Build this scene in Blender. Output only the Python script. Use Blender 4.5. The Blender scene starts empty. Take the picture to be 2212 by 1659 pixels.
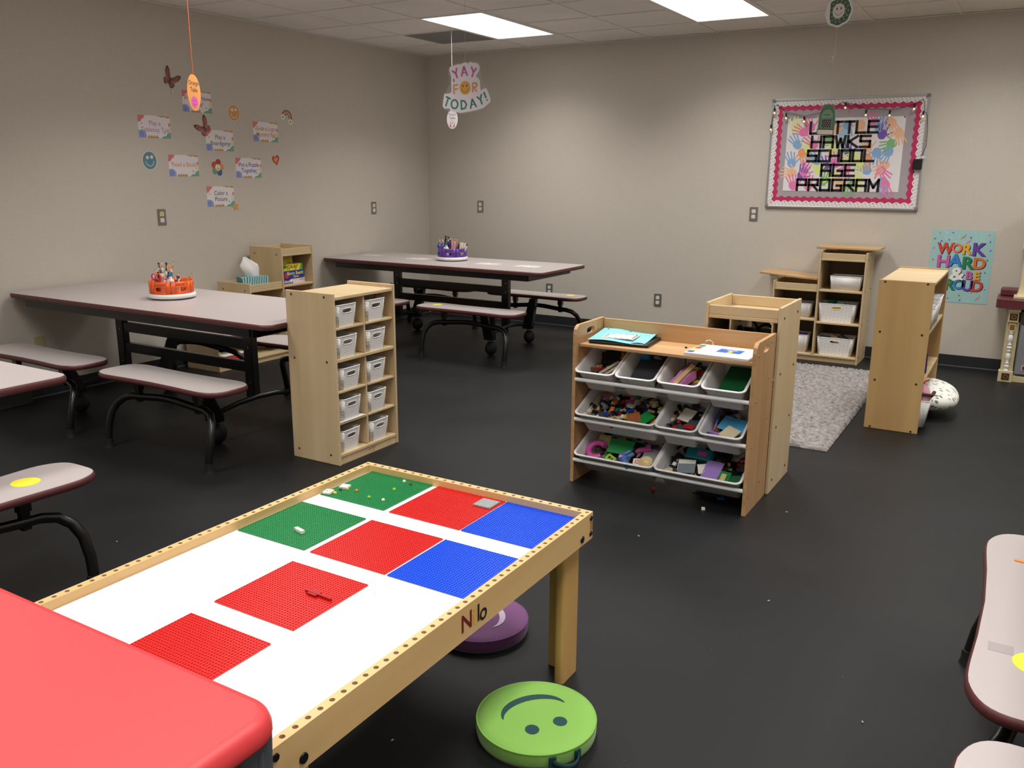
import bpy, bmesh, math, random
from mathutils import Matrix, Vector
PI = math.pi
SC = bpy.context.scene
C = SC.collection
# ---------------------------------------------------------------- camera, world, exposure
CAM = Vector((5.888, -8.006, 1.5496))
ZC = 2.796                                   # ceiling height
def make_camera(f_px, yaw, pitch, roll):
    fw = Vector((-math.sin(yaw)*math.cos(pitch), math.cos(yaw)*math.cos(pitch), -math.sin(pitch)))
    r = Vector((math.cos(yaw), math.sin(yaw), 0)); u = r.cross(fw)
    r2 = r*math.cos(roll)+u*math.sin(roll); u2 = -r*math.sin(roll)+u*math.cos(roll)
    cd = bpy.data.cameras.new('camera'); co = bpy.data.objects.new('camera', cd); C.objects.link(co)
    m = Matrix((r2, u2, -fw)).transposed().to_4x4(); m.translation = CAM
    co.matrix_world = m
    cd.sensor_width = 36; cd.lens = f_px/2212*36; cd.clip_start = 0.02
    SC.camera = co
make_camera(1856.96, 0.5381, 0.2383, 0.0059)
W = bpy.data.worlds.new('world'); SC.world = W; W.use_nodes = True
W.node_tree.nodes['Background'].inputs[0].default_value = (0.6, 0.6, 0.62, 1)
W.node_tree.nodes['Background'].inputs[1].default_value = 0.05
SC.view_settings.view_transform = 'Standard'
SC.view_settings.look = 'None'
SC.view_settings.exposure = 0.0
SC.view_settings.gamma = 1.0
SC.view_settings.use_curve_mapping = False
LAMP_W = 20.0          # watts of one ceiling panel
DIFF_E = 2.2           # glow of its diffuser
# ---------------------------------------------------------------- colours and materials
def S(r, g, b):
    f = lambda c: (c/255/12.92) if c/255 <= 0.04045 else ((c/255+0.055)/1.055)**2.4
    return (f(r), f(g), f(b), 1.0)
MATS = {}
def mat(name, col, rough=0.5, metal=0.0, spec=0.5, bump=0.0, bscale=200, var=0.0, vscale=8, emit=None, es=1.0, coat=0.0, trans=0.0, alpha=1.0, sheen=0.0):
    if name in MATS: return MATS[name]
    m = bpy.data.materials.new(name); m.use_nodes = True; nt = m.node_tree; b = nt.nodes['Principled BSDF']
    b.inputs['Base Color'].default_value = col
    b.inputs['Roughness'].default_value = rough; b.inputs['Metallic'].default_value = metal
    b.inputs['Specular IOR Level'].default_value = spec
    if coat: b.inputs['Coat Weight'].default_value = coat; b.inputs['Coat Roughness'].default_value = 0.15
    if trans: b.inputs['Transmission Weight'].default_value = trans
    if alpha < 1: b.inputs['Alpha'].default_value = alpha
    if sheen: b.inputs['Sheen Weight'].default_value = sheen
    if emit: b.inputs['Emission Color'].default_value = emit; b.inputs['Emission Strength'].default_value = es
    if var or bump:
        tc = nt.nodes.new('ShaderNodeTexCoord')
    if var:
        n = nt.nodes.new('ShaderNodeTexNoise'); n.inputs['Scale'].default_value = vscale; n.inputs['Detail'].default_value = 4
        mx = nt.nodes.new('ShaderNodeMix'); mx.data_type = 'RGBA'; mx.blend_type = 'MULTIPLY'
        rp = nt.nodes.new('ShaderNodeMapRange'); rp.inputs[1].default_value = 0.3; rp.inputs[2].default_value = 0.7
        rp.inputs[3].default_value = 1-var; rp.inputs[4].default_value = 1+var
        nt.links.new(tc.outputs['Object'], n.inputs['Vector']); nt.links.new(n.outputs[0], rp.inputs[0])
        mx.inputs[0].default_value = 1; mx.inputs[6].default_value = col
        cb = nt.nodes.new('ShaderNodeCombineColor')
        for i in range(3): nt.links.new(rp.outputs[0], cb.inputs[i])
        nt.links.new(cb.outputs[0], mx.inputs[7]); nt.links.new(mx.outputs[2], b.inputs['Base Color'])
    if bump:
        n2 = nt.nodes.new('ShaderNodeTexNoise'); n2.inputs['Scale'].default_value = bscale; n2.inputs['Detail'].default_value = 3
        bp = nt.nodes.new('ShaderNodeBump'); bp.inputs['Strength'].default_value = bump; bp.inputs['Distance'].default_value = 0.004
        nt.links.new(tc.outputs['Object'], n2.inputs['Vector']); nt.links.new(n2.outputs[0], bp.inputs['Height']); nt.links.new(bp.outputs[0], b.inputs['Normal'])
    MATS[name] = m; return m
def wood(name, c1, c2, axis='z', scale=14, rough=0.42, stretch=12):
    if name in MATS: return MATS[name]
    m = bpy.data.materials.new(name); m.use_nodes = True; nt = m.node_tree; b = nt.nodes['Principled BSDF']
    tc = nt.nodes.new('ShaderNodeTexCoord'); mp = nt.nodes.new('ShaderNodeMapping')
    sc = [scale]*3; sc['xyz'.index(axis)] = scale/stretch; mp.inputs['Scale'].default_value = sc
    n = nt.nodes.new('ShaderNodeTexNoise'); n.inputs['Scale'].default_value = 1.0; n.inputs['Detail'].default_value = 6; n.inputs['Distortion'].default_value = 0.6
    n2 = nt.nodes.new('ShaderNodeTexNoise'); n2.inputs['Scale'].default_value = 0.35; n2.inputs['Detail'].default_value = 2
    ad = nt.nodes.new('ShaderNodeMath'); ad.operation = 'MULTIPLY_ADD'; ad.inputs[1].default_value = 0.45; 
    cr = nt.nodes.new('ShaderNodeValToRGB'); cr.color_ramp.elements[0].position = 0.42; cr.color_ramp.elements[1].position = 0.98
    cr.color_ramp.elements[0].color = c2; cr.color_ramp.elements[1].color = c1
    nt.links.new(tc.outputs['Object'], mp.inputs['Vector']); nt.links.new(mp.outputs[0], n.inputs['Vector']); nt.links.new(mp.outputs[0], n2.inputs['Vector'])
    nt.links.new(n2.outputs[0], ad.inputs[0]); nt.links.new(n.outputs[0], ad.inputs[2])
    nt.links.new(ad.outputs[0], cr.inputs[0]); nt.links.new(cr.outputs[0], b.inputs['Base Color'])
    b.inputs['Roughness'].default_value = rough
    MATS[name] = m; return m
# ---------------------------------------------------------------- mesh helpers
class MB:
    def __init__(s): s.v = []; s.f = []; s.mi = []; s.sm = []; s.mats = []; s.M = Matrix()
    def add(s, vs, fs, m, smooth=False):
        if m not in s.mats: s.mats.append(m)
        k = s.mats.index(m); o = len(s.v)
        s.v += [tuple(s.M @ Vector(p)) for p in vs]
        for f in fs: s.f.append([i+o for i in f]); s.mi.append(k); s.sm.append(smooth)
    def box(s, x0, x1, y0, y1, z0, z1, m):
        vs = [(x, y, z) for x in (x0, x1) for y in (y0, y1) for z in (z0, z1)]
        s.add(vs, [(0,1,3,2),(4,6,7,5),(0,4,5,1),(2,3,7,6),(0,2,6,4),(1,5,7,3)], m)
    def loft(s, rings, m, smooth=True, cap0=True, cap1=True, capm=None, closed=False):
        n = len(rings[0]); vs = [p for r in rings for p in r]; fs = []
        R = len(rings)
        for k in range(R if closed else R-1):
            a, b = k*n, ((k+1) % R)*n
            for i in range(n): j = (i+1) % n; fs.append((a+i, a+j, b+j, b+i))
        s.add(vs, fs, m, smooth)
        if not closed:
            if cap0: s.add(list(rings[0]), [tuple(range(n))[::-1]], capm or m)
            if cap1: s.add(list(rings[-1]), [tuple(range(n))], capm or m)
    def prism(s, pts, z0, z1, m, ms=None, smooth=False):
        s.loft([[(x, y, z0) for x, y in pts], [(x, y, z1) for x, y in pts]], ms or m, smooth, capm=m)
    def tube(s, pts, r, m, n=10, closed=False):
        P = [Vector(p) for p in pts]; N = len(P); rings = []
        rr = r if isinstance(r, (list, tuple)) else [r]*N
        up = None
        for i in range(N):
            if closed: t = (P[(i+1) % N]-P[i-1])
            else: t = P[min(i+1, N-1)]-P[max(i-1, 0)]
            t = t.normalized() if t.length > 1e-9 else Vector((0, 0, 1))
            if up is None: up = t.orthogonal().normalized()
            up = (up - t*up.dot(t)); up = up.normalized() if up.length > 1e-6 else t.orthogonal().normalized()
            w = t.cross(up)
            rings.append([tuple(P[i]+(up*math.cos(a)+w*math.sin(a))*rr[i]) for a in [2*PI*k/n for k in range(n)]])
        s.loft(rings, m, True, closed=closed)
    def cyl(s, p0, p1, r0, r1, m, n=12): s.tube([p0, p1], [r0, r1], m, n)
    def lathe(s, prof, m, n=24, c=(0, 0, 0), smooth=True, caps=True):
        rings = [[(c[0]+r*math.cos(2*PI*k/n), c[1]+r*math.sin(2*PI*k/n), c[2]+z) for k in range(n)] for r, z in prof]
        s.loft(rings, m, smooth, caps, caps)
    def ball(s, c, r, m, n=12, sx=1, sy=1, sz=1):
        pr = []
        h = max(6, n//2)
        rings = [[(c[0]+sx*r*math.sin(PI*i/h)*math.cos(2*PI*k/n), c[1]+sy*r*math.sin(PI*i/h)*math.sin(2*PI*k/n), c[2]-sz*r*math.cos(PI*i/h)) for k in range(n)] for i in range(1, h)]
        s.loft(rings, m, True)
    # flat artwork in the local xy plane
    def poly(s, pts, m, w=0.0): s.add([(x, y, w) for x, y in pts], [tuple(range(len(pts)))], m)
    def disc(s, cx, cy, r, m, w=0.0, ry=None, n=20, rot=0.0):
        ry = ry or r; ca, sa = math.cos(rot), math.sin(rot)
        s.poly([(cx+r*math.cos(a)*ca-ry*math.sin(a)*sa, cy+r*math.cos(a)*sa+ry*math.sin(a)*ca) for a in [2*PI*k/n for k in range(n)]], m, w)
    def stroke(s, pts, wd, m, w=0.0, rnd=True, closed=False):
        P = list(pts)+([pts[0]] if closed else [])
        for (ax, ay), (bx, by) in zip(P, P[1:]):
            dx, dy = bx-ax, by-ay; L = math.hypot(dx, dy)
            if L < 1e-9: continue
            dx /= L; dy /= L; e = 0 if rnd else wd/2
            ax2, ay2, bx2, by2 = ax-dx*e, ay-dy*e, bx+dx*e, by+dy*e; nx, ny = -dy*wd/2, dx*wd/2
            s.poly([(ax2+nx, ay2+ny), (ax2-nx, ay2-ny), (bx2-nx, by2-ny), (bx2+nx, by2+ny)], m, w)
        if rnd:
            for i, (x, y) in enumerate(pts): s.disc(x, y, wd/2, m, w+1e-5*(i+1), n=10)
    def text(s, t, cx, cy, size, m, w=0.0, bold=0.0, sx=1.0, rot=0.0):
        vs, fs = font_mesh(t, bold); ca, sa = math.cos(rot), math.sin(rot)
        s.add([(cx+(x*sx*ca-y*sa)*size, cy+(x*sx*sa+y*ca)*size, w) for x, y in vs], fs, m)
    def build(s, name, parent=None, bev=0.0, solid=0.0, seg=2, recalc=True):
        me = bpy.data.meshes.new(name); me.from_pydata(s.v, [], s.f)
        for m in s.mats: me.materials.append(m)
        me.polygons.foreach_set('material_index', s.mi); me.polygons.foreach_set('use_smooth', s.sm)
        if recalc:
            bm = bmesh.new(); bm.from_mesh(me); bmesh.ops.remove_doubles(bm, verts=bm.verts, dist=1e-6) if recalc == 2 else None
            bmesh.ops.recalc_face_normals(bm, faces=bm.faces); bm.to_mesh(me); bm.free()
        me.update()
        o = bpy.data.objects.new(name, me); C.objects.link(o)
        if parent: o.parent = parent
        if solid:
            md = o.modifiers.new('thickness', 'SOLIDIFY'); md.thickness = solid; md.offset = 0
        if bev:
            md = o.modifiers.new('bevel', 'BEVEL'); md.width = bev; md.segments = seg; md.limit_method = 'ANGLE'; md.angle_limit = 0.7
        return o
FM = {}
def font_mesh(t, off=0.0):
    if (t, off) in FM: return FM[(t, off)]
    cu = bpy.data.curves.new('t', 'FONT'); cu.body = t; cu.size = 1; cu.offset = off; cu.align_x = 'CENTER'; cu.align_y = 'CENTER'; cu.resolution_u = 3
    ob = bpy.data.objects.new('t', cu); C.objects.link(ob)
    dg = bpy.context.evaluated_depsgraph_get(); dg.update()
    me = bpy.data.meshes.new_from_object(ob.evaluated_get(dg))
    r = ([(v.co.x, v.co.y) for v in me.vertices], [tuple(p.vertices) for p in me.polygons])
    bpy.data.objects.remove(ob); bpy.data.curves.remove(cu); bpy.data.meshes.remove(me)
    FM[(t, off)] = r; return r
def thing(name, label, cat, loc=(0, 0, 0), rot=0.0, group=None):
    o = bpy.data.objects.new(name, None); C.objects.link(o); o.empty_display_size = 0.05
    o.location = loc; o.rotation_euler = (0, 0, rot); o['label'] = label; o['category'] = cat
    if group: o['group'] = group
    return o
def tag(o, label, cat, group=None):
    o['label'] = label; o['category'] = cat
    if group: o['group'] = group
    return o
def struct(o): o['kind'] = 'structure'; return o
def dup(root, loc, rot=None, label=None, group=None, name=None):
    r = root.copy(); C.objects.link(r); r.location = loc
    if rot is not None: r.rotation_euler = rot if isinstance(rot, tuple) else (0, 0, rot)
    if label: r['label'] = label
    if group: r['group'] = group
    def kids(a, b):
        for ch in list(a.children):
            c = ch.copy(); C.objects.link(c); c.parent = b; kids(ch, c)
    kids(root, r)
    return r
def put(o, loc, rot=0.0):
    o.location = loc; o.rotation_euler = rot if isinstance(rot, tuple) else (0, 0, rot); return o
def rrect(hx, hy, r, n=5, cx=0, cy=0):
    p = []
    for qx, qy, a0 in ((1, 1, 0), (-1, 1, PI/2), (-1, -1, PI), (1, -1, 3*PI/2)):
        for k in range(n+1):
            a = a0+PI/2*k/n; p.append((cx+qx*(hx-r)+r*math.cos(a), cy+qy*(hy-r)+r*math.sin(a)))
    return p
def offs(pts, d):
    out = []; n = len(pts)
    for i in range(n):
        (ax, ay), (bx, by) = pts[i-1], pts[(i+1) % n]
        tx, ty = bx-ax, by-ay; L = math.hypot(tx, ty) or 1
        out.append((pts[i][0]+ty/L*d, pts[i][1]-tx/L*d))
    return out
def cell_hole(mb, x0, x1, y0, y1, cx, cy, r, z, depth, m, md, n=12):
    # a flat square cell with a round hole of real depth
    out = []; inn = []
    for k in range(n):
        a = 2*PI*(k+0.5)/n; c, s_ = math.cos(a), math.sin(a)
        t = min(((x1-cx) if c > 0 else (cx-x0))/max(abs(c), 1e-6), ((y1-cy) if s_ > 0 else (cy-y0))/max(abs(s_), 1e-6))
        out.append((cx+c*t, cy+s_*t, z)); inn.append((cx+c*r, cy+s_*r, z))
    # corner fill
    vs = out+inn; fs = [(k, (k+1) % n, n+(k+1) % n, n+k) for k in range(n)]
    mb.add(vs, fs, m)
    for X, Y in ((x0, y0), (x1, y0), (x1, y1), (x0, y1)):
        best = None
        for k in range(n):
            p, q = out[k], out[(k+1) % n]
            if (abs(p[0]-X) < 1e-6 and abs(q[1]-Y) < 1e-6) or (abs(p[1]-Y) < 1e-6 and abs(q[0]-X) < 1e-6): best = (p, q)
        if best: mb.add([best[0], best[1], (X, Y, z)], [(0, 1, 2)], m)
    lo = [(x, y, z-depth) for x, y, _ in inn]
    mb.add(inn+lo, [(k, (k+1) % n, n+(k+1) % n, n+k) for k in range(n)], md, True)
    mb.add(lo, [tuple(range(n))], md)
WALL_L = Matrix(((0, 0, 1, 0), (1, 0, 0, 0), (0, 1, 0, 0), (0, 0, 0, 1)))       # u=+y v=+z w=+x
WALL_B = Matrix(((1, 0, 0, 0), (0, 0, -1, 0), (0, 1, 0, 0), (0, 0, 0, 1)))      # u=+x v=+z w=-y
def at(M, x, y, z): return Matrix.Translation((x, y, z)) @ M
# common materials
WHITE = mat('white_plastic', S(236, 234, 232), 0.35)
PAPER = mat('paper_white', S(238, 234, 232), 0.6)
BLACK = mat('black_paint', S(12, 12, 13), 0.28)
RUBBER = mat('black_rubber', S(20, 20, 21), 0.6)
STEEL = mat('screw_steel', S(150, 140, 125), 0.3, 1.0)
SCREW = mat('bronze_screw', S(110, 90, 70), 0.35, 0.9)
def flat(name, r, g, b, rough=0.55): return mat('ink_'+name, S(r, g, b), rough)
# ================================================================ ROOM
XR, YF = 8.6, -10.3
wall_m = bpy.data.materials.new('linen_wallcovering'); wall_m.use_nodes = True
nt = wall_m.node_tree; b = nt.nodes['Principled BSDF']; b.inputs['Roughness'].default_value = 0.62; b.inputs['Specular IOR Level'].default_value = 0.3
tc = nt.nodes.new('ShaderNodeTexCoord'); acc = None
for sc_ in ((260, 260, 9), (9, 9, 300)):
    mp = nt.nodes.new('ShaderNodeMapping'); mp.inputs['Scale'].default_value = sc_
    n = nt.nodes.new('ShaderNodeTexNoise'); n.inputs['Scale'].default_value = 1; n.inputs['Detail'].default_value = 2
    nt.links.new(tc.outputs['Object'], mp.inputs[0]); nt.links.new(mp.outputs[0], n.inputs['Vector'])
    if acc is None: acc = n
    else:
        a2 = nt.nodes.new('ShaderNodeMath'); a2.operation = 'ADD'; nt.links.new(acc.outputs[0], a2.inputs[0]); nt.links.new(n.outputs[0], a2.inputs[1])
cr = nt.nodes.new('ShaderNodeValToRGB'); cr.color_ramp.elements[0].position = 0.25; cr.color_ramp.elements[1].position = 0.75
mr = nt.nodes.new('ShaderNodeMath'); mr.operation = 'MULTIPLY'; mr.inputs[1].default_value = 0.5
nt.links.new(a2.outputs[0], mr.inputs[0]); nt.links.new(mr.outputs[0], cr.inputs[0])
cr.color_ramp.elements[0].color = S(197, 190, 179); cr.color_ramp.elements[1].color = S(210, 203, 192)
nt.links.new(cr.outputs[0], b.inputs['Base Color'])
bp = nt.nodes.new('ShaderNodeBump'); bp.inputs['Strength'].default_value = 0.08; bp.inputs['Distance'].default_value = 0.002
nt.links.new(mr.outputs[0], bp.inputs['Height']); nt.links.new(bp.outputs[0], b.inputs['Normal'])
floor_m = bpy.data.materials.new('black_rubber_floor'); floor_m.use_nodes = True
nt = floor_m.node_tree; b = nt.nodes['Principled BSDF']; b.inputs['Specular IOR Level'].default_value = 0.32
tc = nt.nodes.new('ShaderNodeTexCoord'); n = nt.nodes.new('ShaderNodeTexNoise'); n.inputs['Scale'].default_value = 1.3; n.inputs['Detail'].default_value = 6
n3 = nt.nodes.new('ShaderNodeTexNoise'); n3.inputs['Scale'].default_value = 420; n3.inputs['Detail'].default_value = 2
vo = nt.nodes.new('ShaderNodeTexVoronoi'); vo.inputs['Scale'].default_value = 5.5
for q in (n, n3, vo): nt.links.new(tc.outputs['Object'], q.inputs['Vector'])
cr = nt.nodes.new('ShaderNodeValToRGB'); cr.color_ramp.elements[0].position = 0.35; cr.color_ramp.elements[1].position = 0.7
cr.color_ramp.elements[0].color = S(17, 18, 20); cr.color_ramp.elements[1].color = S(23, 24, 26); nt.links.new(n.outputs[0], cr.inputs[0])
lt = nt.nodes.new('ShaderNodeMath'); lt.operation = 'LESS_THAN'; lt.inputs[1].default_value = 0.018; nt.links.new(vo.outputs['Distance'], lt.inputs[0])
mx = nt.nodes.new('ShaderNodeMix'); mx.data_type = 'RGBA'; nt.links.new(lt.outputs[0], mx.inputs[0]); nt.links.new(cr.outputs[0], mx.inputs[6]); mx.inputs[7].default_value = S(64, 63, 62)
nt.links.new(mx.outputs[2], b.inputs['Base Color'])
mr = nt.nodes.new('ShaderNodeMapRange'); mr.inputs[1].default_value = 0.3; mr.inputs[2].default_value = 0.7; mr.inputs[3].default_value = 0.42; mr.inputs[4].default_value = 0.55
nt.links.new(n.outputs[0], mr.inputs[0]); nt.links.new(mr.outputs[0], b.inputs['Roughness'])
bp = nt.nodes.new('ShaderNodeBump'); bp.inputs['Strength'].default_value = 0.25; bp.inputs['Distance'].default_value = 0.001
nt.links.new(n3.outputs[0], bp.inputs['Height']); nt.links.new(bp.outputs[0], b.inputs['Normal'])
tile_m = mat('ceiling_tile', S(240, 236, 231), 0.8, bump=0.25, bscale=160, var=0.05, vscale=1.5)
tbar_m = mat('ceiling_grid', S(238, 234, 230), 0.5)
base_m = mat('baseboard_vinyl', S(42, 44, 48), 0.4)
cove_m = mat('baseboard_toe', S(84, 86, 90), 0.35)
def simple(name, *a, m=None):
    mb = MB(); mb.box(*a, m); return struct(mb.build(name))
simple('floor', -0.15, XR+.15, YF-.15, 0.15, -0.12, 0, m=floor_m)
simple('wall_left', -0.15, 0, YF-.15, 0.15, 0, ZC+.15, m=wall_m)
simple('wall_back', 0, XR, 0, 0.15, 0, ZC+.15, m=wall_m)
simple('wall_right', XR, XR+.15, YF-.15, 0.15, 0, ZC+.15, m=wall_m)
simple('wall_front', 0, XR, YF-.15, YF, 0, ZC+.15, m=wall_m)
def baseboard(name, M, L):
    mb = MB(); mb.M = M
    mb.box(0, L, 0.011, 0.1, 0, 0.006, base_m); mb.box(0, L, 0, 0.011, 0, 0.012, cove_m)
    struct(mb.build(name, bev=0.002))
baseboard('baseboard_back', at(WALL_B, 0.013, 0, 0), XR-0.03)
baseboard('baseboard_left', at(WALL_L, 0, YF+0.013, 0), -YF-0.03)
baseboard('baseboard_right', Matrix.Translation((XR, -0.013, 0)) @ Matrix.Rotation(PI, 4, 'Z') @ WALL_L, -YF-0.03)
baseboard('baseboard_front', Matrix.Translation((XR-0.013, YF, 0)) @ Matrix.Rotation(PI, 4, 'Z') @ WALL_B, XR-0.03)
PX, PY = 0.6475, 0.635
GX = [0.012+PX*k for k in range(14)]; GY = [-PY*k for k in range(17)]
LIGHTS = [(GX[2+3*i], GY[1+4*j]) for i in range(4) for j in range(4)]
lit = {(2+3*i, 1+4*j+d) for i in range(4) for j in range(4) for d in (0, 1)}
mb = MB()
for i in range(14):
    for j in range(17):
        if (i, j) in lit: continue
        x0, x1 = GX[i]+.004, min(GX[i]+PX, XR)-.004
        y1, y0 = GY[j]-.004, max(GY[j]-PY, YF)+.004
        if x0 > x1 or y0 > y1: continue
        mb.box(x0, x1, y0, y1, ZC+.005, ZC+.025, tile_m if (i, j) != (1, 1) else mat('grey_return_panel', S(132, 132, 135), 0.6))
mb.box(-.1, XR+.1, YF-.1, .1, ZC+.12, ZC+.2, tile_m)
struct(mb.build('ceiling'))
mb = MB()
for i, x in enumerate(GX):
    if i == 0 or x > XR: continue
    mb.box(x-.011, x+.011, YF, 0, ZC-.001, ZC+.004, tbar_m)
for j, y in enumerate(GY):
    if j == 0 or y < YF: continue
    for i in range(14):
        if (i, j) in lit and (i, j-1) in lit: continue
        mb.box(GX[i]+.011, min(GX[i]+PX-.011, XR), y-.009, y+.009, ZC, ZC+.004, tbar_m)
mb.box(0, .022, YF, 0, ZC-.003, ZC+.002, tbar_m); mb.box(0.022, XR, -.022, 0, ZC-.003, ZC+.002, tbar_m)
struct(mb.build('trim_1'))
# ceiling panels
glow = mat('lit_diffuser', S(255, 252, 246), 0.5, emit=(1.0, 0.975, 0.93, 1), es=DIFF_E)
def ceiling_light():
    t = thing('ceiling_light', 'x', 'light', group='lit ceiling panels')
    w, l = PX, 2*PY
    mb = MB()
    for a in ((.004, w-.004, -.028, -.004), (.004, w-.004, -l+.004, -l+.028), (.004, .031, -l+.028, -.028), (w-.031, w-.004, -l+.028, -.028)):
        mb.box(*a, -.002, .03, tbar_m)
    mb.build('frame', t)
    mb = MB(); mb.box(.031, w-.031, -l+.028, -.028, .004, .012, glow); mb.build('diffuser', t)
    ld = bpy.data.lights.new('lamp', 'AREA'); ld.shape = 'RECTANGLE'; ld.size = w-.07; ld.size_y = l-.07
    ld.energy = LAMP_W; ld.color = (1.0, 0.978, 0.945); ld.spread = math.radians(126)
    lo = bpy.data.objects.new('lamp', ld); C.objects.link(lo); lo.parent = t; lo.location = (w/2, -l/2, -.006)
    return t
L0 = ceiling_light()
ROWN = ['nearest the back wall', 'second from the back', 'third from the back', 'farthest from the back']
COLN = ['by the left wall', 'second from the left wall', 'third from the left wall', 'by the right wall']
for k, (x, y) in enumerate(LIGHTS):
    i, j = k//4, k % 4
    lab = 'lit ceiling panel, column %s, row %s' % (COLN[i], ROWN[j])
    if k == 0: lab = 'lit white ceiling panel next to the dark grey ceiling square by the corner'
    if k == 4: lab = 'lit white ceiling panel cut by the top edge, nearest the back wall in mid room'
    if k == 0: put(L0, (x, y, ZC)); L0['label'] = lab
    else: dup(L0, (x, y, ZC), label=lab)
# ---------------------------------------------------------------- outlets
def outlet(M, kind):
    t = thing('wall_outlet', 'x', 'outlet')
    mb = MB(); mb.M = M; mb.prism(rrect(.038, .062, .005), 0, .006, mat('outlet_plate', S(150, 146, 140), 0.35, 0.6)); mb.build('cover_plate', t, bev=.0015)
    for s_ in (1, -1):
        mb = MB(); mb.M = M @ Matrix.Translation((0, s_*.024, 0))
        c = mat('outlet_ivory', S(226, 215, 150), 0.4) if (kind == 'ivory' and s_ > 0) else mat('outlet_white', S(225, 222, 216), 0.4)
        mb.prism(rrect(.018, .017, .009), .005, .0085, c)
        if kind == 'ivory' and s_ > 0:
            for a, b_ in ((-.007, .003), (.007, .003), (0, -.008)): mb.box(a-.002, a+.002, b_-.004, b_+.004, .0084, .009, RUBBER)
        mb.build('receptacle', t)
    return t
for lab, M, loc, kind in (
    ('grey outlet plate with one yellow socket left of the wall cards', WALL_L, (0, -3.525, 1.214), 'ivory'),
    ('grey outlet plate on the left wall near the corner', WALL_L, (0, -.956, 1.213), ''),
    ('grey outlet plate on the back wall right of the corner, above the purple caddy table', WALL_B, (.698, 0, 1.217), ''),
    ('grey outlet plate just below left of the bulletin board', WALL_B, (3.673, 0, 1.218), ''),
    ('low grey outlet plate in the bare middle of the back wall', WALL_B, (2.784, 0, .358), ''),
    ('low grey outlet plate behind the far bench of the purple caddy table', WALL_B, (1.565, 0, .376), '')):
    t = outlet(M, kind); t.location = loc; t['label'] = lab; t['group'] = 'wall outlets'
mb = MB(); mb.M = at(WALL_L, 0, -4.62, .375); mb.prism(rrect(.038, .06, .006), 0, .007, mat('ivory_blank', S(190, 180, 135), .5))
tag(mb.build('wall_plate', bev=.002), 'blank ivory plate low on the left wall behind the nearest bench', 'plate')
# ================================================================ CAFETERIA TABLES
LAM = mat('grey_laminate', S(179, 170, 168), 0.33, bump=0.03, bscale=900, var=0.015, vscale=300)
EDGE = mat('burgundy_edge', S(88, 44, 44), 0.42)
def band(mb, pts, z0, z1, m, bulge=.006):
    rings = []
    for t in (0, .15, .4, .6, .85, 1):
        d = bulge*math.sqrt(max(0, 1-(2*t-1)**2)); o = offs(pts, d); rings.append([(x, y, z0+(z1-z0)*t) for x, y in o])
    mb.loft(rings, m, True, cap0=False, cap1=False)
def bench_outline(L):
    a = L/2; P = []
    N = 56
    for k in range(N):
        t = 2*PI*k/N; c, s_ = math.cos(t), math.sin(t)
        x = a*math.copysign(abs(c)**(2/4.6), c)
        h = .128+.030*min(1, (abs(x)/(a*.8)))**2.2
        y = h*math.copysign(abs(s_)**(2/4.0), s_)
        P.append((x, y))
    return P
def make_bench(parent, L, cx, cy, rot, yy=-.03):
    bo = bench_outline(L)
    mb = MB(); mb.prism(bo, .411, .44, LAM)
    bn = mb.build('bench_seat', parent); bn.location = (cx, cy, 0); bn.rotation_euler = (0, 0, rot)
    mb = MB(); band(mb, bo, .410, .4398, EDGE, .007); mb.build('edge_band', bn)
    # arched leg tube on the outer side (local -y)
    h = .41*L/1.02
    fy = yy-.105
    pts = [(-h-.015, fy, .045), (-h-.018, fy+.012, .12), (-h-.012, fy+.035, .20), (-h+.008, fy+.062, .252), (-h+.045, fy+.088, .286), (-h+.10, yy-.004, .300), (-h+.18, yy, .305), (-.08, yy, .320), (0, yy, .323)]
    pts += [(-x, y, z) for x, y, z in pts[-2::-1]]
    mb = MB(); mb.tube(pts, .021, BLACK, 12)
    mb.box(-.28, .28, yy-.02, yy+.05, .398, .412, BLACK); mb.build('arch_leg', bn)
    for sx in (-1, 1):
        mb = MB(); mb.lathe([(.026, .05), (.026, .02), (.031, 0)], RUBBER, 16, (sx*(h+.015), fy, 0)); mb.build('rubber_foot', bn)
        mb = MB(); x = sx*.25; mb.box(x-.022, x+.022, yy-.018, yy+.018, .345, .412, BLACK); mb.box(x-.016, x+.016, yy-.014, yy+.014, .275, .35, BLACK)
        mb.cyl((x, yy-.019, .392), (x, yy-.023, .392), .007, .006, STEEL, 10); mb.build('support_post', bn)
    return bn
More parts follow.
